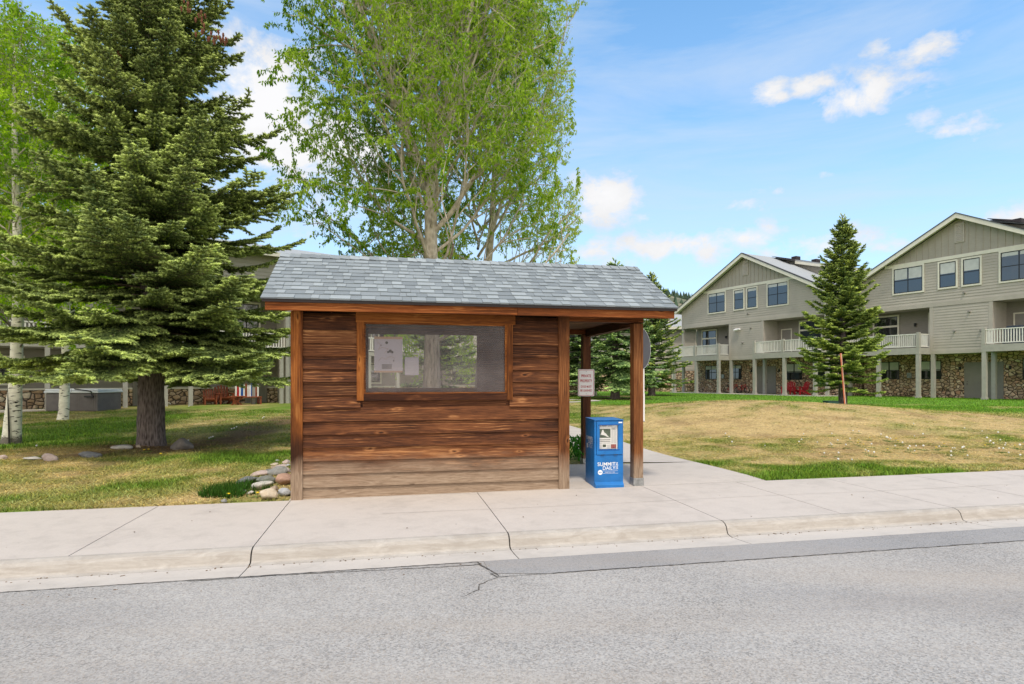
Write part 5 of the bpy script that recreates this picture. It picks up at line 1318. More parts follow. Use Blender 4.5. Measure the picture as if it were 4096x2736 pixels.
# ---- long townhouse row at the left, behind the spruce
def row_house():
    d = (.765, .644); rt = empty('townhouse_row', (-20.26, 26.7, 0), math.atan2(d[1], d[0]), 'long taupe townhouse row with river stone base behind the big spruce and shelter', 'townhouse')
    B = lambda mb, name, mat, par=rt, **k: mb.build(name, M[mat], par, **k)
    X0, X1 = -7.0, 36.5
    mb = MB(); mb.box(X0, X1, 1.83, 13, -.2, 8.4); B(mb, 'wall', 'siding_dk')
    doors = [(-4.6, -3.6), (3.55, 4.45), (8.85, 9.85), (13.2, 14.2), (20.5, 21.5), (27, 28), (31, 32)]
    mb = MB(); x = X0
    for (a, b_) in doors+[(X1, X1)]:
        if a-.12 > x: mb.box(x, a-.12, 1.66, 1.829, -.1, 1.14)
        x = b_+.12
    B(mb, 'stone_base', 'stone')
    mb = MB(); x = X0
    for (a, b_) in doors+[(X1, X1)]:
        if a-.12 > x: mb.box(x, a-.12, 1.60, 1.829, 1.142, 1.22)
        x = b_+.12
    B(mb, 'stone_cap', 'cream')
    mb = MB(); lap_far(mb, X0, X1, 1.22, 3.0, 1.828, [(a-.1, b_+.1, 0, 2.5) for a, b_ in doors]); lap_far(mb, X0, X1, 3.4, 6.2, 1.828); B(mb, 'recessed_siding', 'siding_dk')
    for (a, b_) in doors: door(rt, a, b_, .30, 2.35, 1.80, trim='siding_dk')
    for (a, b_) in ((-2.2, -.8), (5.9, 7.5), (15.5, 17.0), (22.5, 24.0), (29, 30.5)): window(rt, a, b_, 1.45, 2.6, 1.80, .09, 1, 1, blind=.3)
    bays = [(10.5, 15.2), (19.2, 23.4), (29.4, 33.2)]
    mb = MB()
    for a, b_ in bays: mb.box(a, b_, .0, 1.82, .1 if a < 11 else 3.02, 6.2); lap_far(mb, a, b_, .35 if a < 11 else 3.1, 6.2, -.001)
    mb.box(X0, X1, -.001, 1.83, 6.2, 8.4); B(mb, 'bay_wall', 'siding')
    mb = MB(); wz = [(-5, -3.4), (.6, 2.2), (5, 6.6), (11.6, 13.2), (16.5, 18), (20.5, 22), (25, 26.5), (30.3, 31.0), (31.9, 32.6), (34.3, 35.3)]
    lap_far(mb, X0, X1, 6.4, 8.3, -.003, [(a-.1, b_+.1, 6.9, 8.1) for a, b_ in wz]); mb.box(X0, X1, -.04, -.002, 6.18, 6.40)
    B(mb, 'upper_siding', 'siding')
    for a, b_ in wz: window(rt, a, b_, 6.95, 8.05, -.01, .09, 1 if b_-a > 1.2 else 0, 1, blind=.2)
    window(rt, 12.0, 13.4, 4.2, 5.5, -.03, .09, 1, 1)
    xs = [X0, -2.6, -.0, 2.89, 5.65, 8.63, 10.4]; 
    for x in [-6.8, -3.0, 0.0, 2.89, 4.55, 5.65, 8.63, 10.1, 10.42, 15.3, 17.2, 19.1, 23.5, 26.3, 29.3, 33.3, 35.2]:
        mb = MB(); mb.box(x-.09, x+.09, -.16, .03, .05, 3.02 if x not in (10.42,) else 6.2); B(mb, 'post', 'post_paint')
    for (a, b_) in ((-6.8, 2.9), (2.95, 10.4), (15.25, 19.15), (23.5, 29.3), (33.3, 36.4)):
        mb = MB(); mb.box(a, b_, -.10, 1.82, 3.04, 3.26); bl = B(mb, 'balcony', 'post_paint'); railing(bl, [(a, -.05), (b_, -.05)], 3.26, 4.1)
        for x in (a+1.2, b_-2.2): window(rt, x, x+1.3, 3.5, 5.8, 1.80, .1, 1, 0, transom=5.1)
    mb = MB(); mb.box(X0, X1, -.5, 1.65, -.3, .30); B(mb, 'patio', 'walk')
    mb = MB(); v = [(X0-.5, -.6, 8.25), (X1+.5, -.6, 8.25), (X1+.5, 6.5, 10.05), (X0-.5, 6.5, 10.05), (X0-.5, -.6, 8.37), (X1+.5, -.6, 8.37), (X1+.5, 6.5, 10.18), (X0-.5, 6.5, 10.18)]; mb.hexa(v)
    v = [(X0-.5, 6.5, 10.05), (X1+.5, 6.5, 10.05), (X1+.5, 13.6, 8.25), (X0-.5, 13.6, 8.25), (X0-.5, 6.5, 10.18), (X1+.5, 6.5, 10.18), (X1+.5, 13.6, 8.37), (X0-.5, 13.6, 8.37)]; mb.hexa(v)
    rf = B(mb, 'roof', 'roof_far')
    mb = MB(); mb.box(X0-.5, X1+.5, -.66, -.602, 8.14, 8.36); B(mb, 'fascia', 'cream')
    mb = MB(); mb.prism([(X1, 0)]*3, 0, 0) if False else None
    for x in (9.5, 12.2): mb2 = MB(); mb2.tube((x, 4.6, 9.3), (x, 4.6, 9.75), .14, n=10); B(mb2, 'roof_vent', 'black', rf)
    for x in (2.0, 9.95, 16): lamp(rt, x, 1.64 if x != 9.95 else 1.80, 2.2)
row_house()

# ---- far house left of the first townhouse
def far_house():
    rt = empty('distant_townhouse', (9.0, 68.5, 0), R(-6), 'distant taupe townhouse with pale stone base, between the spruces and the gabled house', 'townhouse')
    B = lambda mb, name, mat, par=rt, **k: mb.build(name, M[mat], par, **k)
    L = 11.3
    mb = MB(); mb.box(0, L, .05, 9, -.2, 7.4); lap_far(mb, 0, L, 2.9, 7.4, .049, [(1.2, 2.8, 4.6, 6.4), (6.2, 7.5, 5.2, 6.6)]); mb.box(0, L, -.03, .049, 2.62, 2.9); mb.box(L-.15, L+.02, -.04, .049, 2.9, 7.4); B(mb, 'wall', 'siding')
    mb = MB(); mb.box(0, L, -.06, .049, -.2, 2.6); B(mb, 'stone_base', 'stone_far')
    mb = MB(); mb.hexa([(-.4, -.6, 7.3), (L+.4, -.6, 7.3), (L+.4, 5, 9.9), (-.4, 5, 9.9), (-.4, -.6, 7.45), (L+.4, -.6, 7.45), (L+.4, 5, 10.05), (-.4, 5, 10.05)]); mb.hexa([(-.4, 5, 9.9), (L+.4, 5, 9.9), (L+.4, 10, 7.3), (-.4, 10, 7.3), (-.4, 5, 10.05), (L+.4, 5, 10.05), (L+.4, 10, 7.45), (-.4, 10, 7.45)]); B(mb, 'roof', 'roof_far')
    mb = MB(); mb.box(-.4, L+.4, -.66, -.61, 7.15, 7.42); B(mb, 'fascia', 'cream')
    mb = MB(); mb.box(7.0, 8.6, .3, 3, 7.6, 9.1); dm = B(mb, 'dormer', 'siding'); window(rt, 7.3, 8.3, 7.9, 8.9, .29, .1, 0, 1)
    window(rt, 1.3, 2.7, 4.7, 6.3, .03, .1, 1, 1); window(rt, 6.3, 7.4, 5.3, 6.5, .03, .1, 1, 1)
    mb = MB(); mb.box(6.6, 7.6, -.35, -.07, 1.0, 1.9); B(mb, 'meter_box', 'galv')
    mb = MB(); mb.tube((8.7, -.15, .2), (8.7, -.15, 2.6), .06, n=8); B(mb, 'downspout', 'cream')
far_house()

# ------------------------------------------------------------------ things around the houses
def local(O, ang, x, y): c, s_ = math.cos(ang), math.sin(ang); return (O[0]+c*x-s_*y, O[1]+s_*x+c*y)
TA = math.atan2(-.885, .465); TB = (17.2, 62.0); LA = math.atan2(.644, .765); LB = (-20.26, 26.7)
M['red_plastic'] = simple('red_plastic', (.42, .012, .02), .45, .1, 4); M['redwood'] = simple('stained_redwood', (.25, .065, .025), .6, .2, 9)
def adirondack(loc, rz, mat, label, group, s=1.0):
    rt = empty('adirondack_chair', loc, rz, label, 'chair', group); rt.scale = (s, s, s)
    mb = MB()
    for i in range(6): mb.hexa([(-.26, -.32+i*.1, .36-i*.025), (.26, -.32+i*.1, .36-i*.025), (.26, -.235+i*.1, .34-i*.025), (-.26, -.235+i*.1, .34-i*.025), (-.26, -.32+i*.1, .385-i*.025), (.26, -.32+i*.1, .385-i*.025), (.26, -.235+i*.1, .365-i*.025), (-.26, -.235+i*.1, .365-i*.025)])
    mb.build('seat', mat, rt)
    mb = MB()
    for i in range(5):
        x = -.23+i*.115; top = .98-.06*abs(i-2)**1.5*.6; xx = x*1.25; mb.beam((x, .22, .24), (xx, .48, top), .095, .02, up=(0, 1, .2))
    mb.beam((-.26, .31, .52), (.26, .31, .52), .05, .03); mb.build('backrest', mat, rt)
    for sg in (-1, 1):
        mb = MB(); mb.box(sg*.36-.07, sg*.36+.07, -.38, .36, .55, .58); mb.build('armrest', mat, rt)
        mb = MB(); mb.box(sg*.31-.03, sg*.31+.03, -.34, -.24, .0, .55); mb.build('leg', mat, rt)
        mb = MB(); mb.beam((sg*.31, -.25, .33), (sg*.31, .52, .02), .035, .10); mb.box(sg*.31-.02, sg*.31+.02, .28, .34, .12, .55); mb.build('leg', mat, rt)
    return rt
for k, lab in ((12.0, 'red plastic lounge chair on the first townhouse patio, left of two'), (13.25, 'red plastic lounge chair on the first townhouse patio, right of two')):
    adirondack((*local(TB, TA, k, .55), .37), TA+R(12 if k < 13 else -20), M['red_plastic'], lab, 'red chairs on the patio', 1.15)
a1 = adirondack((*local(LB, LA, 6.7, .6), .30), LA-R(5), M['redwood'], 'low redwood slatted chair behind the spruce, left of two', 'redwood chairs on the left patio', .85)
a2 = adirondack((*local(LB, LA, 7.45, .75), .30), LA+R(6), M['redwood'], 'tall backed redwood slatted chair next to the ski bench', 'redwood chairs on the left patio', 1.05)
# bench with backrest made of skis
bn = empty('ski_bench', (*local(LB, LA, 8.30, -.35), .30), LA, 'redwood bench with a backrest made of old blue, white and red skis', 'bench')
mb = MB()
for i in range(4): mb.box(-.62, .62, -.28+i*.13, -.17+i*.13, .40, .44)
mb.build('seat', M['redwood'], bn)
for sg in (-1, 1):
    mb = MB(); mb.box(sg*.56-.04, sg*.56+.04, -.24, -.16, 0, .40); mb.build('leg', M['redwood'], bn)
    mb = MB(); mb.box(sg*.56-.04, sg*.56+.04, .16, .24, 0, .40); mb.build('leg', M['redwood'], bn)
mb = MB(); mb.box(-.6, .6, .22, .25, .55, .61); mb.build('rail', M['redwood'], bn)
cols = ['puff', 'red', 'white_ink', 'blue_d', 'puff', 'redwood', 'puff', 'white_ink', 'blue_d', 'puff', 'redwood', 'puff']
for i, cn in enumerate(cols):
    x = -.55+i*.10; h = .98+.10*math.sin(i*1.7)*.5+.08*(i in (3, 8)); hw = .035 if cn != 'blue_d' else .05
    mb = MB(); mb.prism([(x-hw, .44), (x+hw, .44), (x+hw*1.1, h), (x+hw*.5, h+.10), (x-hw*.5, h+.10), (x-hw*1.1, h)], .19, .205); mb.build('ski', M[cn], bn)
tb = empty('folding_table', (*local(LB, LA, 7.62, -.75), .27), LA, 'small redwood table with crossed legs before the slatted chairs', 'table')
mb = MB(); mb.box(-.36, .36, -.2, .2, .48, .52); mb.build('table_top', M['redwood'], tb)
for sg in (-1, 1): mb = MB(); mb.beam((sg*-.33, 0, .01), (sg*.33, 0, .47), .05, .06); mb.build('leg', M['redwood'], tb)
# hot tub
M['tub'] = simple('grey_brown_tub_cabinet', (.15, .135, .135), .7, .12, 5); M['tubcover'] = simple('grey_vinyl_cover', (.60, .64, .67), .5, .06, 3)
ht = empty('hot_tub', (*local(LB, LA, 1.28, -.75), .26), LA-R(38), 'grey brown square hot tub with a pale cover beside the patio', 'hot tub')
mb = MB(); mb.box(-1.08, 1.08, -.85, .85, 0, .78); cab = mb.build('cabinet', M['tub'], ht, bevel=.04)
mb = MB()
for x in (-1.0, -.38, .28):
    for i in range(7): mb.box(x+.05, x+.57, -.862, -.852, .05+i*.10, .135+i*.10)
for x in (-.40, -.32, .20, .27, .86, .94): mb.box(x, x+.055, -.862, -.852, .03, .76)
mb.build('cabinet_plank', M['tub'], cab)
mb = MB(); mb.hexa([(-1.12, -.90, .785), (1.12, -.90, .785), (1.12, .90, .785), (-1.12, .90, .785), (-1.10, -.88, .92), (-.004, -.88, .92), (-.004, .88, .98), (-1.10, .88, .98)]) if False else None
mb.v = []; mb.f = []; mb.m = []; mb.c = []
mb.box(-1.13, -.006, -.90, .90, .785, .87); mb.box(.006, 1.13, -.90, .90, .785, .87); mb.box(-1.10, -.006, -.87, .87, .875, .945); mb.box(.006, 1.10, -.87, .87, .875, .945); mb.build('cover', M['tubcover'], ht, bevel=.02)
mb = MB(); mb.tube((.15, -.90, .965), (.85, -.93, .86), .022, n=8); mb.tube((.85, -.93, .86), (.92, -.93, .60), .022, n=8); mb.box(.60, .95, -.98, -.89, .60, .67); mb.build('cover_lifter', M['black'], ht)

def bicycle(loc, rz, label):
    rt = empty('bicycle', loc, rz, label, 'bicycle', 'bicycles under the first townhouse balcony')
    for x in (-.52, .52):
        mb = MB(); mb.ring((x, 0, .34), .31, .028, 'y', 24, 6); wv_ = mb.build('wheel', M['black'], rt)
        mb = MB()
        for i in range(8): a = i*math.pi/4; mb.tube((x, 0, .34), (x+.30*math.cos(a), 0, .34+.30*math.sin(a)), .004, n=4)
        mb.build('spokes', M['galv'], wv_)
    mb = MB(); T = lambda a, b_, r=.022: mb.tube((a[0], 0, a[1]), (b_[0], 0, b_[1]), r, n=8)
    T((-.52, .34), (-.12, .32)); T((-.12, .32), (-.22, .80)); T((-.12, .32), (.36, .72), .026); T((-.20, .72), (.35, .80), .024); T((-.20, .72), (-.52, .34), .018); T((.33, .86), (.52, .34), .024); mb.build('frame', M['red_plastic'], rt)
    mb = MB(); mb.box(-.34, -.12, -.06, .06, .88, .93); mb.tube((-.22, 0, .78), (-.24, 0, .90), .015, n=6); mb.build('saddle', M['black'], rt)
    mb = MB(); mb.tube((.32, -.28, 1.0), (.32, .28, 1.0), .016, n=8); mb.tube((.33, 0, .85), (.32, 0, 1.0), .018, n=8); mb.build('handlebar', M['black'], rt)
    return rt
b1 = bicycle((*local(TB, TA, 5.75, .9), .36), TA+R(30), 'red bicycle parked behind the patio post, left of two'); b2_ = bicycle((*local(TB, TA, 6.75, 1.1), .36), TA-R(8), 'red bicycle with black tyres, right of two by the stone wall')
gr = empty('barbecue_grill', (*local((26.78, 48.85), TA, 11.3, -.1), 3.87), TA, 'covered dark blue grey barbecue on the balcony of the nearer townhouse', 'barbecue')
M['grill_cover'] = simple('dark_grill_cover', (.02, .03, .045), .6, .2, 3)
mb = MB(); mb.box(-.65, .65, -.3, .3, .0, 1.0); mb.prism([(-.5, 1.0), (.5, 1.0), (.42, 1.18), (-.42, 1.18)], -.28, .28); mb.build('cover', M['grill_cover'], gr, bevel=.06)
# marker and utility box
M['orange'] = simple('faded_orange_marker', (.62, .17, .09), .6, .15, 5); M['util'] = simple('green_utility_box', (.035, .085, .07), .6, .1, 5)
mk = empty('utility_marker_post', (15.35, 28.4, float(gz(15.35, 28.4))), 0, 'tall leaning orange marker post in front of the young spruce', 'marker post')
mb = MB(); mb.beam((.11, 0, -.1), (-.10, 0, 2.42), .085, .012, up=(0, 1, 0)); mb.build('blade', M['orange'], mk)
mb = MB(); mb.beam((.125, -.012, -.05), (-.085, -.012, 2.40), .018, .012, up=(0, 1, 0)); mb.build('stripe', M['cream'], mk)
ub = empty('utility_box', (15.05, 28.9, float(gz(15.05, 28.9))), R(8), 'low dark green utility box in the grass beside the orange marker', 'utility box')
mb = MB(); mb.box(-.28, .28, -.2, .2, -.05, .17); mb.build('housing', M['util'], ub, bevel=.01)
mb = MB(); mb.box(-.30, .30, -.22, .22, .171, .20); mb.build('lid', M['util'], ub, bevel=.006)

# ------------------------------------------------------------------ trees
def near_prof(f): return (3.6+.35*max(0, 1-f*5))*(1-f**1.4)**.9*(.93+.07*min(1, f*8))
def reach(az, f):   # fuller to the left
    return 1.0-.20*max(0, -math.cos(az))*min(1, max(0, (f-.10)*8))
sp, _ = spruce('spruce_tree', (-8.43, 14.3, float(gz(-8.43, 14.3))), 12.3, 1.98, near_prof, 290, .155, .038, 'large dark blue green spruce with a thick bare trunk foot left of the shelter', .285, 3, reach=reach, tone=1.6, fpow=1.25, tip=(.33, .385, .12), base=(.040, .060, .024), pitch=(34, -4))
# cones near the top
conev = []
r_ = np.random.default_rng(4); mb = MB()
M['cone'] = simple('brown_cones', (.13, .045, .02), .8, .3, 20)
for (px, py) in ((800, 60), (818, 75), (790, 95), (740, 20), (752, 35), (835, 130), (870, 145), (885, 150), (895, 160), (862, 155), (845, 140), (470, 215), (455, 205)):
    Yd = 13.0+r_.uniform(-.3, .3); x = (px-2048)/2450*Yd; z = 1.6-(py-1520)/2450*Yd
    mb = MB()
    for k in range(3):
        dx, dy, dz = r_.normal(0, .07, 3); b0 = Vector((x+8.43+dx, Yd-14.3+dy, z-float(gz(-8.43, 14.3))+dz)); mb.tube(b0, b0+Vector((r_.normal(0, .01), 0, -.05)), .018, .026, 6); mb.tube(b0+Vector((0, 0, -.05)), b0+Vector((0, 0, -.11)), .026, .010, 6)
    mb.build('cone_cluster', M['cone'], sp)

spruce('young_spruce_tree', (16.2, 30.0, float(gz(16.2, 30.0))), 9.3, .75, lambda f: 2.35*(1-f)**.9*(.85+.15*min(1, f*6)), 200, .20, .045, 'slender young spruce in front of the townhouses at the right, by the orange marker', .19, 8, dens=1.0, lo=False, pitch=(46, 2), tone=1.7, tip=(.30, .36, .08), base=(.035, .065, .02))
spruce('green_spruce_tree', (6.9, 41.0, .33), 9.25, 1.3, lambda f: 3.5*(1-f)**.75, 170, .34, .085, 'broad light green spruce seen between the two posts of the open bay', .30, 14, lo=True, pitch=(30, -16), tone=1.9, tip=(.28, .36, .14), base=(.04, .075, .03))
spruce('green_spruce_tree', (5.6, 46.5, .33), 9.5, 1.7, lambda f: 3.2*(1-f)**.8, 120, .38, .09, 'second spruce just behind and left of the light green one', .28, 15, lo=True, pitch=(30, -16), tone=1.5, tip=(.20, .28, .10))
spruce('roadside_spruce_tree', (11.4, 50.0, .33), 9.95, .9, lambda f: 3.3*(1-f**1.1)**.9, 170, .36, .08, 'spruce right of the front post, before the distant townhouse', .28, 16, lo=True, pitch=(40, -6), tone=1.6, tip=(.28, .32, .07))
for i, (x, y, h, lab) in enumerate(((-3.1, 26, 4.6, 'small spruce seen through the shelter window'),)):
    spruce('small_spruce_tree', (x, y, .3), h, .9, lambda f: 2.0*(1-f)**.8, 55, .32, .08, lab, .14, 20+i, lo=True, tone=1.2)

def env_box(x0, x1, y0, y1, zmin, ztop):
    cx, cy = (x0+x1)/2, (y0+y1)/2
    def e(q):
        z = q[2]; f = min(1, max(0, (z-zmin)/(ztop-zmin)))
        w = 1.0 if f < .55 else math.sqrt(max(0, 1-((f-.55)/.45)**2))
        w *= .80+.55*float(vnoise(np.array(z*.55+x0*3), np.array(math.atan2(q[1]-cy, q[0]-cx)*1.6+7)))
        return z > zmin-.6 and abs((q[0]-cx)/((x1-x0)/2))**2.3+abs((q[1]-cy)/((y1-y0)/2))**2.3 < w
    return e
def limbset(r_, n, z0, z1, Lf, px=lambda z: (0, 0), elev=(38, 60), rf=.045, left=1.0):
    out = []
    for i in range(n):
        z = z0+(z1-z0)*((i+.5)/n)**.9; az = i*2.39996+r_.normal(0, .3); el = R(r_.uniform(*elev)-(22 if z < 5.5 and elev[0] > 30 else 0)); L = Lf(z)*r_.uniform(.8, 1.15)
        x, y = px(z); out.append(((x, y, z), (math.cos(az)*math.cos(el), math.sin(az)*math.cos(el), math.sin(el)), L, rf*(.5+.5*L/5)))
    return out
r_ = np.random.default_rng(31)
lim = limbset(r_, 46, 2.4, 14.5, lambda z: 5.6*(1-(z/19)**2)+1.0)
lim += [((0, 0, 6.6), (-.45, .1, 1), 9.0, .13), ((0, 0, 7.4), (.35, -.15, 1), 8.0, .12), ((0, 0, 8.6), (.5, .2, 1), 7.0, .09), ((0, 0, 5.6), (.75, -.2, .8), 5.5, .08)]
broadleaf('poplar_tree', (-2.25, 17.0, float(gz(-2.25, 17))), 'tall pale barked poplar with light green leaves rising behind the shelter roof', [(0, 0, -.2), (.02, 0, 3), (-.02, .02, 7), (.05, 0, 11), (0, .05, 17)], [.30, .20, .165, .12, .02],
    lim, env_box(-4.5, 3.4, -3.4, 3.4, 2.6, 18.5), .108, .047, 140000, (M['bark_poplar'], M['bark_poplar']), 32, c0=(.09, .22, .012), c1=(.42, .58, .06))
r_ = np.random.default_rng(35)
lim = limbset(r_, 46, 2.4, 15, lambda z: 5.4*(1-(z/20)**2)+1.0)
lim += [((.4, 0, 6.2), (.35, .1, 1), 9.0, .07)]
broadleaf('poplar_tree', (-1.2, 21.5, float(gz(-1.2, 21.5))), 'second poplar with smaller leaves behind and right of the tall one', [(0, 0, -.2), (.15, 0, 3), (.5, .02, 7), (.7, 0, 11), (.7, .05, 18)], [.22, .15, .11, .08, .02],
    lim, env_box(-3.7, 3.6, -3.4, 3.4, 2.8, 19.5), .098, .043, 130000, (M['bark_poplar'], M['bark_poplar']), 36, c0=(.20, .34, .03), c1=(.56, .68, .11))
r_ = np.random.default_rng(41)
broadleaf('aspen_tree', (-13.15, 16.2, float(gz(-13.15, 16.2))), 'aspen with white bark and a black scar, nearest the left edge', [(-.12, 0, -.2), (-.08, 0, .2), (.02, 0, 1.6), (.10, 0, 4), (.0, 0, 8), (0, 0, 11.2)], [.27, .215, .15, .12, .07, .01],
    limbset(r_, 34, 2.2, 10.2, lambda z: 2.9*(1-(z/13)**2)+.5, elev=(15, 50), rf=.03), env_box(-2.8, 2.2, -2.2, 2.2, 1.9, 11.6), .085, .07, 60000, (M['bark_aspen'], M['bark_poplar']), 42, droop=.5, c0=(.15, .32, .02), c1=(.44, .62, .05))
mb = MB(); pt = [(-.02, -.245, .02), (-.03, -.235, .35), (-.05, -.225, .7), (-.08, -.21, 1.1), (-.10, -.195, 1.5)]
asp = [o for o in bpy.data.objects if o.name.startswith('aspen_tree')][0]
for a, b_, wa, wb in zip(pt[:-1], pt[1:], (.020, .028, .024, .016), (.028, .024, .016, .004)): mb.quad((a[0]-wa+.07, a[1], a[2]), (a[0]+wa+.07, a[1], a[2]), (b_[0]+wb+.07, b_[1], b_[2]), (b_[0]-wb+.07, b_[1], b_[2]))
mb.build('bark_scar', M['bark_scar'], asp)
r_ = np.random.default_rng(45)
broadleaf('aspen_tree', (-15.95, 21.8, float(gz(-15.95, 21.8))), 'slim aspen with white bark between the hot tub and the spruce trunk', [(-.08, 0, -.2), (0, 0, .3), (.10, 0, 3), (.05, 0, 6), (.0, 0, 10.5)], [.20, .165, .13, .10, .01],
    limbset(r_, 34, 2.8, 9.6, lambda z: 3.0*(1-(z/13)**2)+.5, elev=(15, 50), rf=.03), env_box(-2.6, 2.9, -2.2, 2.2, 2.6, 10.8), .085, .07, 52000, (M['bark_aspen'], M['bark_aspen']), 46, droop=.5, c0=(.30, .44, .03), c1=(.72, .80, .09))
r_ = np.random.default_rng(49)
broadleaf('aspen_tree', (-18.6, 19.5, float(gz(-18.6, 19.5))), 'leafy aspen crown reaching in from beyond the left edge', [(0, 0, -.2), (.1, 0, 4), (.0, 0, 13)], [.22, .16, .01],
    limbset(r_, 36, 2.8, 12.0, lambda z: 3.4*(1-(z/15)**2)+.5, elev=(15, 50), rf=.03), env_box(-3, 3.3, -2.2, 2.2, 2.6, 13.5), .085, .07, 60000, (M['bark_aspen'], M['bark_aspen']), 50, droop=.5, c0=(.15, .32, .02), c1=(.44, .62, .05))
r_ = np.random.default_rng(53)
broadleaf('young_aspen_tree', (-4.0, 30.0, .3), 'bright green young aspen seen through the shelter window', [(0, 0, -.2), (.1, 0, 3), (.0, 0, 6.5)], [.10, .07, .01],
    limbset(r_, 26, .9, 6.0, lambda z: 2.6, elev=(15, 45), rf=.02), env_box(-2.6, 3.4, -1.8, 1.8, .8, 7.5), .11, .09, 16000, (M['bark_aspen'], M['bark_poplar']), 54, droop=.5, c0=(.16, .32, .02), c1=(.46, .62, .05))
# bare shrub between the spruces
sb = empty('bare_shrub', (8.3, 41.5, .33), 0, 'bare twiggy shrub right of the broad light green spruce', 'shrub')
mb = MB(); rr = random.Random(6)
for i in range(60):
    a = rr.uniform(0, 6.28); l = rr.uniform(.7, 1.6); mb.tube((rr.uniform(-.2, .2), rr.uniform(-.2, .2), 0), (math.cos(a)*.7*l, math.sin(a)*.5*l, l), .018, .006, 4)
mb.build('stems', M['twig'], sb)

# ------------------------------------------------------------------ hill
M['hillm'] = None
m, nt, b = newmat('hillside'); N = NT(nt); g = N.geo()
n1 = N.noise(g, .012, 5, .6); n2 = N.noise(g, .09, 4, .7)
f = N.math('ADD', N.math('MULTIPLY', n1, .6), N.math('MULTIPLY', n2, .4))
N.l(N.ramp(f, [(.42, (.10, .115, .07)), (.5, (.24, .215, .14)), (.62, (.34, .30, .20))]), b.inputs['Base Color']); b.inputs['Roughness'].default_value = 1
M['hillm'] = m
hx = np.arange(-900, 1300, 12.0); hy = np.arange(420, 1100, 12.0); HX, HY = np.meshgrid(hx, hy, indexing='ij')
ridge = 780; rat = HX/HY
Hh = (118-22*sst(.16, .36, HX/ridge)-14*sst(.4, .9, HX/ridge)+10*(fbm(HX, HY, .004, 3)-.5)*2)
HZ = Hh*np.exp(-((HY-ridge)/210)**2)-3+6*(fbm(HX, HY, .02, 3)-.5)
a_, b_ = HX.shape; I = np.arange(a_*b_).reshape(a_, b_)
Fh = np.stack([I[:-1, :-1], I[1:, :-1], I[1:, 1:], I[:-1, 1:]], -1).reshape(-1, 4)
tag(np_mesh('hills', np.stack([HX, HY, HZ], -1).reshape(-1, 3), Fh, M['hillm'], smooth=True), kind='structure')
nT = 9000; tx = rng.uniform(-100, 500, nT); ty = rng.uniform(560, 790, nT)
msk_ = fbm(tx, ty, .016, 3)
keep = (msk_ > .50+.08*sst(640, 760, ty)) | (rng.random(nT) < .03); tx = tx[keep]; ty = ty[keep]
def hz(x, y): return (118-22*sst(.16, .36, x/ridge)-14*sst(.4, .9, x/ridge)+10*(fbm(x, y, .004, 3)-.5)*2)*np.exp(-((y-ridge)/210)**2)-3+6*(fbm(x, y, .02, 3)-.5)
P = np.stack([tx, ty, hz(tx, ty)-.5], -1); n = len(P)
tvv = np.array([(0, 0, 0)]+[(.1, math.cos(a), math.sin(a)) for a in np.arange(6)*math.pi/3]+[(.5, .55*math.cos(a), .55*math.sin(a)) for a in np.arange(6)*math.pi/3+.4]+[(1, 0, 0)], float)
tff = np.array([(1+i, 1+(i+1) % 6, 7+i) for i in range(6)]+[(1+(i+1) % 6, 7+(i+1) % 6, 7+i) for i in range(6)]+[(7+i, 7+(i+1) % 6, 13) for i in range(6)], int)
V, Fc = stamp(tvv, tff, P, np.tile(np.array([0.02, 0, 1.0]), (n, 1)), rng.uniform(0, 6, n), rng.uniform(5, 11, n), rng.uniform(1.6, 3.0, n))
tag(np_mesh('hillside_conifers', V, Fc, M['spruce'], np.repeat(np.array([(.035, .06, .035)])*rng.uniform(.7, 1.6, (n, 1)), 14, 0)), 'dark conifers scattered over the distant hillside', 'trees', kind='stuff')

# ------------------------------------------------------------------ sky, sun, camera
w = bpy.data.worlds.new('World'); sc.world = w; w.use_nodes = True; N = NT(w.node_tree); bg = w.node_tree.nodes['Background']
SUN_EL = R(65); SUN_AZ = R(176)         # compass direction of the sun, clockwise from +Y
sky = N.n('ShaderNodeTexSky'); sky.sky_type = 'NISHITA'; sky.sun_disc = False; sky.sun_elevation = SUN_EL; sky.sun_rotation = SUN_AZ
sky.altitude = 2700; sky.air_density = 1.0; sky.dust_density = .6; sky.ozone_density = 1.2
tc = N.n('ShaderNodeTexCoord'); sx = N.n('ShaderNodeSeparateXYZ'); N.l(tc.outputs['Generated'], sx.inputs[0])
az = N.math('ARCTAN2', sx.outputs[0], sx.outputs[1]); el = N.math('ARCSINE', sx.outputs[2])
cz = N.n('ShaderNodeCombineXYZ'); N.l(az, cz.inputs[0]); N.l(el, cz.inputs[1])
mpn = N.n('ShaderNodeMapping'); mpn.inputs['Scale'].default_value = (1, 1.5, 1); N.l(cz.outputs[0], mpn.inputs[0])
nz = N.noise(mpn.outputs[0], 9.0, 8, .62, .3); nz2 = N.noise(mpn.outputs[0], 24, 6, .6)
nzc = N.math('ADD', N.math('MULTIPLY', nz, .75), N.math('MULTIPLY', nz2, .25))
CL = [(600,240,115,115,1.6),(650,330,180,80,1.5),(800,330,120,70,1.2),(95,190,80,70,.8),(1385,455,85,48,1.25),(1480,497,38,16,.8),(1760,215,75,26,.9),(1850,200,60,26,.9),(1975,225,95,42,1.15),(2120,112,62,28,.7),(2010,112,40,16,.5),(2105,285,40,30,.7),(2185,302,75,30,.85),(1930,300,50,24,.45),
      (1560,565,170,34,1.0),(1700,545,100,28,1.0),(1350,575,70,28,.75),(1705,470,42,17,.8),(1785,438,20,10,.5),(1720,440,40,12,.45),(1870,570,110,40,1.0),(2330,495,70,26,1.0),(2040,565,60,24,.7),(1440,600,120,30,.55),(1880,400,30,10,.4),(700,470,160,60,.7)]
dens = None
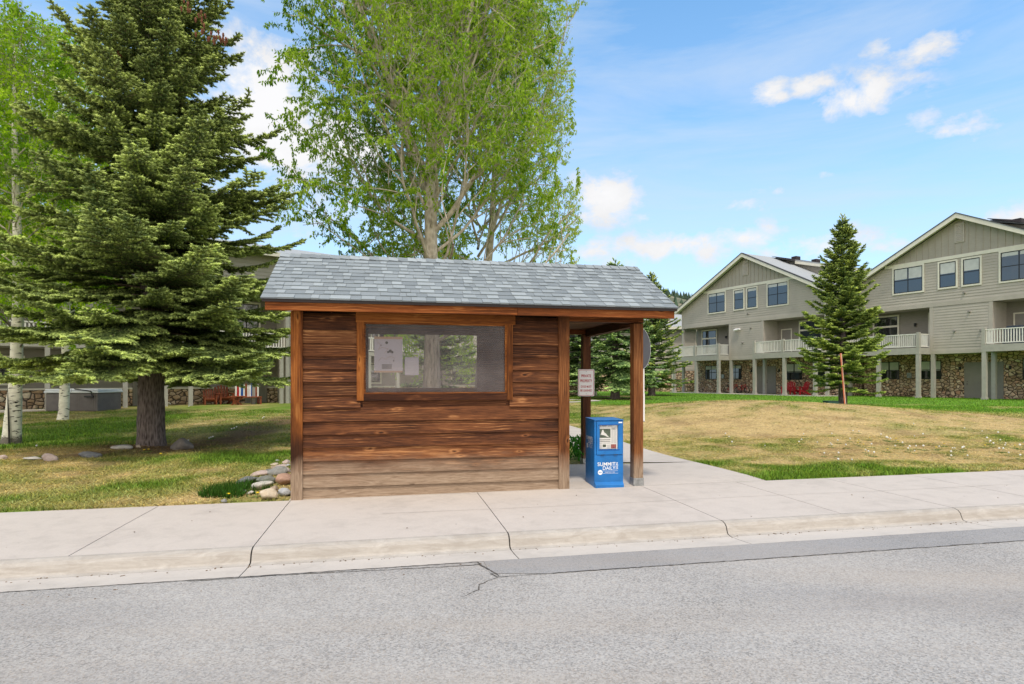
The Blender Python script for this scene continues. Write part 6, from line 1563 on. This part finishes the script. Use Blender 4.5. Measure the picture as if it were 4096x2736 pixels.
for (vx, vy, a, b2, amp) in CL:
    x = (vx*1.7451-2048)/2450; z = (1520-vy*1.7451)/2450
    u0 = math.atan2(x, 1); v0 = math.asin(z/math.sqrt(1+x*x+z*z)); k = 1.7451/2450/math.sqrt(1+x*x)
    du = N.math('DIVIDE', N.math('SUBTRACT', az, u0), a*k); dv = N.math('DIVIDE', N.math('SUBTRACT', el, v0), b2*k)
    r2 = N.math('ADD', N.math('MULTIPLY', du, du), N.math('MULTIPLY', dv, dv))
    e = N.math('MULTIPLY', N.math('POWER', 2.718, N.math('MULTIPLY', r2, -.9)), amp)
    dens = e if dens is None else N.math('MAXIMUM', dens, e)
dn = N.math('ADD', dens, N.math('MULTIPLY', N.math('SUBTRACT', nzc, .5), 4.6))
cm = N.ramp(dn, [(.34, 0.0), (.70, .55), (1.15, 1.0)])
cm = N.math('MULTIPLY', cm, N.ramp(dens, [(.04, 0.0), (.22, 1.0)]))
# thin high wisps
mp2 = N.n('ShaderNodeMapping'); mp2.inputs['Scale'].default_value = (1.1, 6.5, 1); mp2.inputs['Rotation'].default_value = (0, 0, R(7)); N.l(cz.outputs[0], mp2.inputs[0])
ci = N.ramp(N.noise(mp2.outputs[0], 1.6, 7, .62, .5), [(.38, 0.0), (.74, .80)])
leftw = N.ramp(N.math('ADD', N.math('MULTIPLY', az, -.7), .5), [(.35, .85), (.85, 1.0)])
ci = N.math('MULTIPLY', ci, leftw)
# unseen bright cloud cover behind the viewer, added for neutral fill light
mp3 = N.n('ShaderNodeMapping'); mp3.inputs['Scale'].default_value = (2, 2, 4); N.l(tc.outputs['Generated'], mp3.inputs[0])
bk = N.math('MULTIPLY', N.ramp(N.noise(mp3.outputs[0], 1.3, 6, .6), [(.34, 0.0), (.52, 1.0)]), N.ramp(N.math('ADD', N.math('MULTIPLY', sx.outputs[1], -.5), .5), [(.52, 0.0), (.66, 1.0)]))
sat = N.n('ShaderNodeHueSaturation'); sat.inputs['Saturation'].default_value = 1.0; sat.inputs['Hue'].default_value = .5; sat.inputs['Value'].default_value = 1.0; N.l(sky.outputs[0], sat.inputs['Color'])
grade = N.mix(1.0, sat.outputs[0], (1.5, 2.25, 2.3), 'MULTIPLY')
hz_ = N.ramp(el, [(.0, .82), (.16, .55), (.36, .18), (.6, .03)])
base = N.mix(hz_, grade, (4.9, 5.45, 6.2))
c1 = N.mix(ci, base, (4.6, 5.3, 6.3))
shade = N.ramp(N.math('ADD', N.math('MULTIPLY', nz2, .5), N.math('MULTIPLY', dens, .35)), [(.2, .80), (.75, 1.0)])
cw = N.mix(1.0, (6.5, 6.5, 6.6), shade, 'MULTIPLY')
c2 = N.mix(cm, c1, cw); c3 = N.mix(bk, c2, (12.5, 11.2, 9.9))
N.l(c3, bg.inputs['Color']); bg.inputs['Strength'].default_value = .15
sd_ = bpy.data.lights.new('sun', 'SUN'); sd_.energy = 2.9; sd_.angle = R(7); sd_.color = (1, .91, .79)
so = bpy.data.objects.new('sun', sd_); C.objects.link(so)
dirv = Vector((math.sin(SUN_AZ)*math.cos(SUN_EL), math.cos(SUN_AZ)*math.cos(SUN_EL), math.sin(SUN_EL)))
so.rotation_euler = dirv.to_track_quat('Z', 'Y').to_euler(); so.location = (0, -20, 40)
cam = bpy.data.cameras.new('camera'); co = bpy.data.objects.new('camera', cam); C.objects.link(co)
co.location = (0, 0, 1.6); co.rotation_euler = (R(90), 0, 0); cam.sensor_width = 36; cam.lens = 2450/4096*36; cam.shift_y = (1520-1368)/4096
cam.clip_start = .05; cam.clip_end = 6000; sc.camera = co
sc.view_settings.view_transform = 'Standard'; sc.view_settings.look = 'None'; sc.view_settings.exposure = 0; sc.view_settings.gamma = 1
